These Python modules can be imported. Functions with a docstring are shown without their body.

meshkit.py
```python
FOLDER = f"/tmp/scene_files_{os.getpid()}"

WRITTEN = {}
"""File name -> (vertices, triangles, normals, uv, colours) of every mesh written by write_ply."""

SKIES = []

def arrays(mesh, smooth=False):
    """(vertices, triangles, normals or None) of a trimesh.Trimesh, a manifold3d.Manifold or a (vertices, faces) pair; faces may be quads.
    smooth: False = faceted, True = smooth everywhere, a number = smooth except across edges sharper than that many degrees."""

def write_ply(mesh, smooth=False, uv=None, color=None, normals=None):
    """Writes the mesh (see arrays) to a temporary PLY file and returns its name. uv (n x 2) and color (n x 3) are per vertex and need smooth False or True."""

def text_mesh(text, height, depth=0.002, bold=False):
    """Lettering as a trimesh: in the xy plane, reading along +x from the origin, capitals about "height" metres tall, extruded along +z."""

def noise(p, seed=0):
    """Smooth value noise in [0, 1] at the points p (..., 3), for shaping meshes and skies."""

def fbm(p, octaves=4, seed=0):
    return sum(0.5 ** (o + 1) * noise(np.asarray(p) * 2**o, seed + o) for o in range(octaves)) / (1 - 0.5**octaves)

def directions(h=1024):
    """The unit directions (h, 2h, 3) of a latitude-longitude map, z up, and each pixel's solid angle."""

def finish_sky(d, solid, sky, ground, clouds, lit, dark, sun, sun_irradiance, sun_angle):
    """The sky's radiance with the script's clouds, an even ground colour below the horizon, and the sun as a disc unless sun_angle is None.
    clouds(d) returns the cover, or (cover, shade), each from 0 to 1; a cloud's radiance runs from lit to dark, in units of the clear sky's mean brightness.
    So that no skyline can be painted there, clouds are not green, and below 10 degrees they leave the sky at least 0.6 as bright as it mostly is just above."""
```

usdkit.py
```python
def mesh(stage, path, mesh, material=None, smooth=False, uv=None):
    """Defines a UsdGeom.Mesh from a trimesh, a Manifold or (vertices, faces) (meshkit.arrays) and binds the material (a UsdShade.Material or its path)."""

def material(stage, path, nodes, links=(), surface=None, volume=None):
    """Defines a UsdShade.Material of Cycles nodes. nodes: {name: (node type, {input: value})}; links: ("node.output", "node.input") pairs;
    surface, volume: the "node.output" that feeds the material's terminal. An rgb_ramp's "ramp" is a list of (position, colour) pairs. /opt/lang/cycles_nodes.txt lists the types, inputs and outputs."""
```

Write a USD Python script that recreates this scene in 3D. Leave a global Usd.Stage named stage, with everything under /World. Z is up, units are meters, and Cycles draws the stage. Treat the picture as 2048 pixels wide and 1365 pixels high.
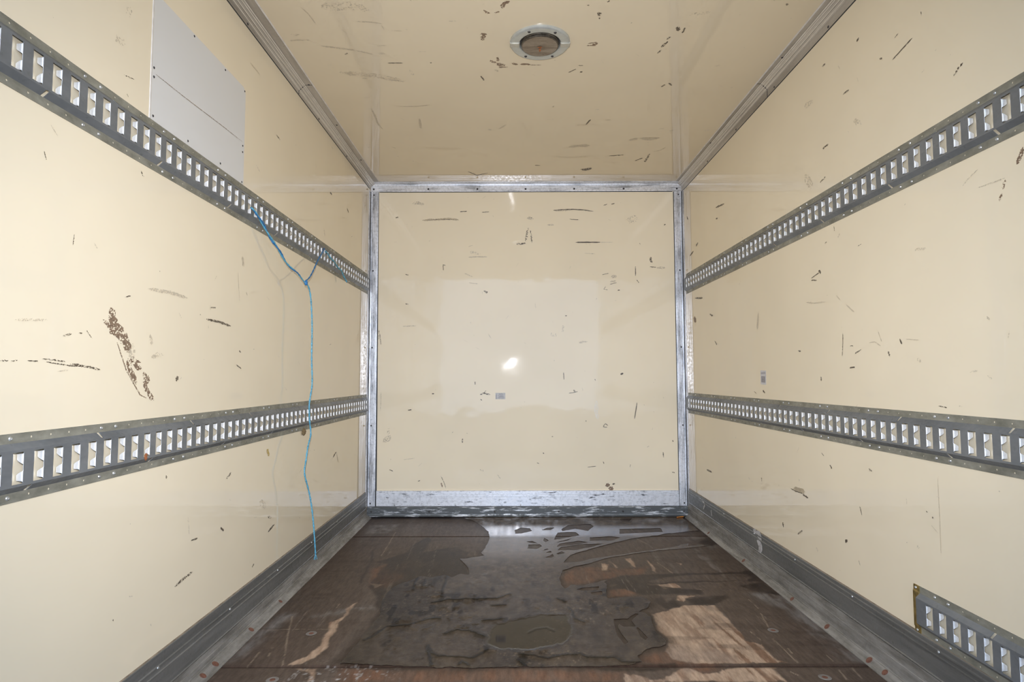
import json, math, random
import numpy as np, trimesh, shapely, usdkit, meshkit
from shapely.geometry import Polygon, Point, LineString, box as sbox
from shapely import affinity
from pxr import Usd, UsdGeom, UsdLux, UsdShade, Gf, Sdf, Vt

stage = Usd.Stage.CreateInMemory()
UsdGeom.SetStageUpAxis(stage, "Z")
UsdGeom.SetStageMetersPerUnit(stage, 1.0)
UsdGeom.Xform.Define(stage, "/World")
rng = np.random.default_rng(7)
random.seed(7)

# ------------------------------------------------------------------ camera, sky, flash, exposure
A, B, D, H, EYE = 0.966, 1.154, 4.004, 2.237, 0.9094      # left wall x=-A, right wall x=B, back wall y=D, ceiling z=H
Y0 = -0.06                                                # open rear end of the box
F_PX, PITCH, YAW, ROLL = 1195.0, 0.0620496, 0.00110566, 0.00214756
cam = UsdGeom.Camera.Define(stage, "/World/camera")
cam.CreateHorizontalApertureAttr(36.0)
cam.CreateVerticalApertureAttr(36.0 * 1365 / 2048)
cam.CreateFocalLengthAttr(36.0 * F_PX / 2048)
cam.CreateClippingRangeAttr(Gf.Vec2f(0.02, 200))
cam.CreateExposureAttr(0.07)
_c, _s = math.cos, math.sin
RX = np.array([[1, 0, 0], [0, _c(PITCH), -_s(PITCH)], [0, _s(PITCH), _c(PITCH)]])
RZ = np.array([[_c(YAW), -_s(YAW), 0], [_s(YAW), _c(YAW), 0], [0, 0, 1]])
RY = np.array([[_c(ROLL), 0, _s(ROLL)], [0, 1, 0], [-_s(ROLL), 0, _c(ROLL)]])
M = RZ @ RX @ RY
right_, fwd_, up_ = M[:, 0], M[:, 1], M[:, 2]
cam.AddTransformOp().Set(Gf.Matrix4d(*right_, 0, *up_, 0, *(-fwd_), 0, 0, 0, EYE, 1))

LK = "/World/Looks/"
def mat(name, nodes, links=(), surface="p.BSDF"):
    return usdkit.material(stage, LK + name, nodes, links, surface=surface)

sky = UsdLux.DomeLight.Define(stage, "/World/sky")        # even overcast daylight outside the open rear
sky.CreateIntensityAttr(0.9)
sky.CreateColorAttr(Gf.Vec3f(0.72, 0.93, 1.28))
flash = UsdLux.SphereLight.Define(stage, "/World/flash")  # the photographer's flash just above the lens, its beam aimed down the box
flash.CreateRadiusAttr(0.009)
_sh = UsdLux.ShapingAPI.Apply(flash.GetPrim())
_sh.CreateShapingConeAngleAttr(54)
_sh.CreateShapingConeSoftnessAttr(1.0)
flash.CreateIntensityAttr(62500)
flash.CreateColorAttr(Gf.Vec3f(0.97, 0.985, 1.04))
flash.AddTranslateOp().Set(Gf.Vec3d(-0.02, 0.0, EYE + 0.19))
flash.AddRotateZOp().Set(0.8)
flash.AddRotateXOp().Set(89.0)

# ------------------------------------------------------------------ helpers
used = {}
def path_of(name, parent="/World"):
    parent = parent if isinstance(parent, str) else str(parent.GetPath())
    k = used.get((parent, name), 0)
    used[(parent, name)] = k + 1
    return f"{parent}/{name}" + (f"_{k:03d}" if k else "")

def tag(prim, label=None, cat=None, group=None, kind=None):
    for k, v in (("label", label), ("category", cat), ("group", group), ("kind", kind)):
        if v:
            prim.SetCustomDataByKey(k, v)
    return prim

def thing(name, label, cat, group=None, kind=None, at=(0, 0, 0)):
    x = UsdGeom.Xform.Define(stage, path_of(name))
    if any(at):
        x.AddTranslateOp().Set(Gf.Vec3d(*at))
    return tag(x.GetPrim(), label, cat, group, kind)

def obj(name, mesh, m, parent="/World", smooth=False, label=None, cat=None, group=None, kind=None):
    p = usdkit.mesh(stage, path_of(name, parent), mesh, m, smooth)
    return tag(p.GetPrim(), label, cat, group, kind)

def box(x0, x1, y0, y1, z0, z1):
    m = trimesh.creation.box([x1 - x0, y1 - y0, z1 - z0])
    m.apply_translation([(x0 + x1) / 2, (y0 + y1) / 2, (z0 + z1) / 2])
    return m

def cat_(ms):
    return trimesh.util.concatenate(list(ms))

def prism(poly, a0, a1, axis):
    """Polygon swept along an axis. axis y: polygon is (x, z); axis x: (y, z); axis z: (x, y)."""
    m = trimesh.creation.extrude_polygon(Polygon(poly) if not hasattr(poly, "area") else poly, a1 - a0, engine="earcut")
    v = m.vertices.copy()
    h = v[:, 2] + a0
    v = {"y": np.c_[v[:, 0], h, v[:, 1]], "x": np.c_[h, v[:, 0], v[:, 1]], "z": np.c_[v[:, 0], v[:, 1], h]}[axis]
    m = trimesh.Trimesh(v, m.faces, process=False)
    if m.volume < 0:
        m.invert()
    return m

def lathe(profile, seg=16, at=(0, 0, 0), normal=(0, 0, 1)):
    """Profile (radius, height) turned about the normal at a point."""
    p = np.asarray(profile, float)
    t = np.linspace(0, 2 * math.pi, seg, endpoint=False)
    v = np.stack([p[:, None, 0] * np.cos(t), p[:, None, 0] * np.sin(t), np.repeat(p[:, 1:2], seg, 1)], -1).reshape(-1, 3)
    f = []
    for i in range(len(p) - 1):
        for j in range(seg):
            a, b = i * seg + j, i * seg + (j + 1) % seg
            f += [[a, b, b + seg], [a, b + seg, a + seg]]
    n = np.asarray(normal, float)
    R = trimesh.geometry.align_vectors([0, 0, 1], n)[:3, :3]
    m = trimesh.Trimesh(v @ R.T + np.asarray(at, float), f, process=False)
    return m

def tube(pts, r, seg=7):
    pts = np.asarray(pts, float)
    n = len(pts)
    rr = np.broadcast_to(np.asarray(r, float), n)
    tan = np.gradient(pts, axis=0)
    tan /= np.linalg.norm(tan, axis=1, keepdims=True)
    ref = np.array([1.0, 0.2, 0.1])
    vs, fs = [], []
    for i in range(n):
        u = np.cross(tan[i], ref); u /= np.linalg.norm(u); w = np.cross(tan[i], u)
        for j in range(seg):
            a = 2 * math.pi * j / seg
            vs.append(pts[i] + rr[i] * (u * math.cos(a) + w * math.sin(a)))
    for i in range(n - 1):
        for j in range(seg):
            a, b = i * seg + j, i * seg + (j + 1) % seg
            fs += [[a, b, b + seg], [a, b + seg, a + seg]]
    for base, fl in ((0, 1), ((n - 1) * seg, 0)):
        for j in range(1, seg - 1):
            fs.append([base, base + j + 1, base + j] if fl else [base, base + j, base + j + 1])
    m = trimesh.Trimesh(vs, fs, process=False)
    if m.volume < 0:
        m.invert()
    return m

def spline(pts, n):
    from scipy.interpolate import CubicSpline
    pts = np.asarray(pts, float)
    t = np.r_[0, np.cumsum(np.linalg.norm(np.diff(pts, axis=0), axis=1))]
    return CubicSpline(t, pts)(np.linspace(0, t[-1], n))

def primvar(prim, name, values):
    api = UsdGeom.PrimvarsAPI(prim)
    v = np.asarray(values, np.float32)
    if v.ndim == 2:
        api.CreatePrimvar(name, Sdf.ValueTypeNames.Color3fArray, "vertex").Set(Vt.Vec3fArray.FromNumpy(v))
    else:
        api.CreatePrimvar(name, Sdf.ValueTypeNames.FloatArray, "vertex").Set(Vt.FloatArray.FromNumpy(v))

# ------------------------------------------------------------------ materials
def panel_paint(name, col, rough, bump=0.05, stain=0.05, spec=0.5):
    """Glossy cream gel-coat: cloudy tone, faint streaks, a slightly wavy surface."""
    lo = [c * (1 - stain) for c in col]
    return mat(name, {
        "g": ("geometry", {}),
        "n1": ("noise_texture", {"scale": 1.7, "detail": 2.5, "roughness": 0.6}),
        "r1": ("rgb_ramp", {"ramp": [(0.3, lo), (0.65, col)]}),
        "n2": ("noise_texture", {"scale": 5.5, "detail": 1.0, "roughness": 0.45}),
        "b": ("bump", {"strength": bump, "distance": 0.016}),
        "p": ("principled_bsdf", {"ior": 1.5, "roughness": rough, "specular_ior_level": spec})},
        [("g.position", "n1.vector"), ("n1.fac", "r1.fac"), ("r1.color", "p.base_color"), ("g.position", "n2.vector"), ("n2.fac", "b.height"), ("b.normal", "p.normal")])

def metal(name, dark, light, rough, metallic=0.85, scale=(6.0, 6.0, 6.0), lo=0.35, hi=0.65, fine=60.0):
    """Worn bare metal: stained between two tones along a stretched noise, plus fine grain."""
    return mat(name, {
        "g": ("geometry", {}),
        "m": ("mapping", {"scale": scale}),
        "n1": ("noise_texture", {"scale": 1.0, "detail": 4.5, "roughness": 0.65}),
        "r1": ("rgb_ramp", {"ramp": [(lo, dark), (hi, light)]}),
        "n2": ("noise_texture", {"scale": fine, "detail": 1.0, "roughness": 0.7}),
        "r2": ("map_range", {"from_min": 0.3, "from_max": 0.7, "to_min": rough * 0.8, "to_max": rough * 1.3}),
        "p": ("principled_bsdf", {"metallic": metallic})},
        [("g.position", "m.vector"), ("m.vector", "n1.vector"), ("n1.fac", "r1.fac"), ("r1.color", "p.base_color"), ("g.position", "n2.vector"), ("n2.fac", "r2.value"), ("r2.result", "p.roughness")])

def plain(name, col, rough=0.5, metallic=0.0, var=0.15, scale=40.0):
    return mat(name, {
        "g": ("geometry", {}), "n": ("noise_texture", {"scale": scale, "detail": 1.5}),
        "r": ("rgb_ramp", {"ramp": [(0.3, [c * (1 - var) for c in col]), (0.7, [c * (1 + var) for c in col])]}),
        "p": ("principled_bsdf", {"roughness": rough, "metallic": metallic})},
        [("g.position", "n.vector"), ("n.fac", "r.fac"), ("r.color", "p.base_color")])

CREAM = (0.872, 0.757, 0.560)
M_wall = panel_paint("cream_panel", CREAM, 0.030)
M_back = panel_paint("cream_back_panel", CREAM, 0.036, bump=0.09, spec=0.36)
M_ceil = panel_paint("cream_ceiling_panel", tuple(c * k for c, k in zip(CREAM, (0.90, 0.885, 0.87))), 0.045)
M_patch = plain("pale_grey_sheet", (0.72, 0.705, 0.675), 0.35, var=0.012, scale=3)
M_cove = metal("dull_aluminium", (0.36, 0.32, 0.27), (0.60, 0.55, 0.48), 0.42, 0.35, (9, 1.2, 9), 0.3, 0.62)
M_ridge = plain("worn_ridge_metal", (0.72, 0.66, 0.57), 0.4, 0.2, var=0.1, scale=30)
M_frame = metal("brushed_aluminium", (0.34, 0.34, 0.35), (0.74, 0.74, 0.76), 0.34, 0.5, (30, 30, 5), 0.36, 0.54)
M_frame_x = metal("brushed_aluminium_bar", (0.42, 0.42, 0.43), (0.80, 0.80, 0.82), 0.32, 0.45, (5, 30, 40), 0.34, 0.52)
M_kick = metal("scuffed_kick_plate", (0.12, 0.12, 0.125), (0.78, 0.78, 0.80), 0.32, 0.4, (16, 50, 75), 0.31, 0.42)
M_lip = metal("grimy_sill", (0.10, 0.105, 0.105), (0.66, 0.67, 0.68), 0.45, 0.3, (9, 50, 50), 0.52, 0.64)
M_base = metal("grey_skirting", (0.125, 0.125, 0.118), (0.235, 0.23, 0.215), 0.42, 0.35, (20, 1.5, 20), 0.32, 0.66)
M_flange = metal("dusty_floor_flange", (0.16, 0.148, 0.128), (0.34, 0.32, 0.29), 0.55, 0.25, (40, 5, 40), 0.34, 0.66)
M_rail = metal("grey_zinc_rail", (0.145, 0.155, 0.163), (0.235, 0.243, 0.247), 0.42, 0.25, (8, 5, 12), 0.3, 0.7)
M_railfl = metal("dirty_olive_zinc", (0.17, 0.165, 0.13), (0.34, 0.325, 0.265), 0.48, 0.2, (30, 14, 30), 0.3, 0.7)
M_tab = metal("bright_zinc", (0.84, 0.85, 0.86), (0.95, 0.95, 0.95), 0.30, 0.40, (30, 30, 30))
M_screw = metal("zinc_screw", (0.42, 0.42, 0.41), (0.66, 0.66, 0.64), 0.32, 0.7, (50, 50, 50))
M_dark = plain("dark_screw", (0.045, 0.04, 0.037), 0.5)
M_dark_line = plain("black_joint_and_shade", (0.035, 0.036, 0.037), 0.5)  # dark joints, and shade drawn as near-black strips
M_bead = plain("pale_sealant", (0.66, 0.61, 0.55), 0.5, var=0.08)
M_rust = plain("rust_brown", (0.15, 0.062, 0.04), 0.6, var=0.3, scale=120)
M_rusto = plain("orange_rust", (0.33, 0.115, 0.045), 0.65, var=0.35, scale=200)
M_gold = plain("yellow_zinc", (0.30, 0.215, 0.075), 0.38, 0.5, var=0.35, scale=60)
M_sub = plain("dark_underfloor", (0.012, 0.010, 0.009), 0.8)
M_ring = plain("pale_ring_metal", (0.50, 0.51, 0.48), 0.30, 0.35, var=0.06)
M_clip = plain("clip_metal", (0.48, 0.46, 0.40), 0.36, 0.3, var=0.08)
M_ventcup = metal("vent_cup_wall", (0.06, 0.05, 0.04), (0.22, 0.19, 0.15), 0.3, 0.6, (20, 20, 160))
M_ventplate = metal("dirty_vent_plate", (0.17, 0.125, 0.085), (0.30, 0.245, 0.185), 0.42, 0.15, (10, 60, 20))
M_twine = plain("blue_twine_fibre", (0.11, 0.36, 0.50), 0.45, var=0.35, scale=150)
M_twine_d = plain("dark_blue_twine_fibre", (0.03, 0.17, 0.40), 0.45, var=0.35, scale=150)
M_paper = plain("sticker_paper", (0.62, 0.60, 0.60), 0.45, var=0.05)
M_ink = plain("sticker_print", (0.30, 0.285, 0.30), 0.5, var=0.3, scale=260)
M_smear = plain("white_paint_smear", (0.52, 0.50, 0.49), 0.5, var=0.15)
M_orange = plain("orange_plastic", (0.50, 0.17, 0.025), 0.45)
M_mud = plain("dried_mud", (0.21, 0.15, 0.075), 0.8, var=0.4, scale=300)
M_mark = {"d": plain("dark_scuff", (0.115, 0.088, 0.06), 0.45, var=0.35, scale=150), "b": plain("bare_brown_scuff", (0.23, 0.155, 0.10), 0.5, var=0.3, scale=200),
          "g": plain("grey_scuff", (0.58, 0.495, 0.365), 0.3, var=0.12, scale=90), "t": plain("tan_chip", (0.50, 0.41, 0.275), 0.4, var=0.15),
          "w": plain("pale_scuff", (0.80, 0.74, 0.64), 0.3, var=0.05), "y": plain("yellow_stain", (0.50, 0.36, 0.10), 0.4, var=0.1)}
M_ground = plain("asphalt", (0.16, 0.158, 0.15), 0.9, var=0.2, scale=20)

M_floor = mat("worn_plywood", {
    "c": ("attribute", {"attribute": "wear_color"}), "r": ("attribute", {"attribute": "wear_rough"}),
    "g": ("geometry", {}), "m": ("mapping", {"scale": (60.0, 14.0, 1.0)}),
    "n": ("noise_texture", {"scale": 1.0, "detail": 6.0, "roughness": 0.7}),
    "r1": ("rgb_ramp", {"ramp": [(0.28, (0.62, 0.60, 0.58)), (0.5, (1, 1, 1)), (0.74, (1.42, 1.42, 1.42))]}),
    "x": ("mix", {"mix_type": "multiply", "fac": 1.0}),
    "n2": ("noise_texture", {"scale": 160.0, "detail": 3.0}), "b": ("bump", {"strength": 0.25, "distance": 0.002}),
    "p": ("principled_bsdf", {"specular_ior_level": 0.22})},
    [("g.position", "m.vector"), ("m.vector", "n.vector"), ("n.fac", "r1.fac"), ("c.color", "x.color1"), ("r1.color", "x.color2"), ("x.color", "p.base_color"),
     ("r.fac", "p.roughness"), ("g.position", "n2.vector"), ("n2.fac", "b.height"), ("b.normal", "p.normal")])
M_puddle = mat("muddy_water", {
    "s": ("attribute", {"attribute": "depth"}), "tn": ("attribute", {"attribute": "tone"}), "tx": ("mix", {"mix_type": "multiply", "fac": 1.0}), "k": ("attribute", {"attribute": "calm"}),
    "f": ("map_range", {"range_type": "smoothstep", "from_min": 0.38, "from_max": 0.62, "clamp": True}),
    "g": ("geometry", {}), "m": ("mapping", {"scale": (26.0, 18.0, 1.0)}),
    "n": ("noise_texture", {"scale": 1.0, "detail": 6.0, "roughness": 0.65}),
    "r1": ("rgb_ramp", {"ramp": [(0.3, (0.036, 0.0250, 0.0160)), (0.55, (0.062, 0.0460, 0.0320)), (0.8, (0.090, 0.071, 0.052))]}),
    "n2": ("noise_texture", {"scale": 120.0, "detail": 6.0, "roughness": 0.78}),
    "h": ("math", {"math_type": "multiply"}),
    "b": ("bump", {"strength": 0.7, "distance": 0.009}),
    "rr": ("map_range", {"from_min": 0.0, "from_max": 1.0, "to_min": 0.20, "to_max": 0.045, "clamp": True}),
    "inv": ("math", {"math_type": "subtract", "value1": 1.0}),
    "sp": ("map_range", {"from_min": 0.0, "from_max": 1.0, "to_min": 0.20, "to_max": 0.38, "clamp": True}),
    "p": ("principled_bsdf", {"ior": 1.33, "specular_ior_level": 0.5}),
    "t": ("transparent_bsdf", {}), "mx": ("mix_closure", {})},
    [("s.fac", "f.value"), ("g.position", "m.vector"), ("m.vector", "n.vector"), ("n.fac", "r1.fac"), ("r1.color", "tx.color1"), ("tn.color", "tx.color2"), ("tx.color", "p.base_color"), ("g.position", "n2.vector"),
     ("k.fac", "inv.value2"), ("n2.fac", "h.value1"), ("inv.value", "h.value2"), ("h.value", "b.height"), ("b.normal", "p.normal"), ("k.fac", "rr.value"), ("k.fac", "sp.value"), ("sp.result", "p.specular_ior_level"), ("rr.result", "p.roughness"),
     ("f.result", "mx.fac"), ("t.BSDF", "mx.closure1"), ("p.BSDF", "mx.closure2")], surface="mx.closure")

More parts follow.
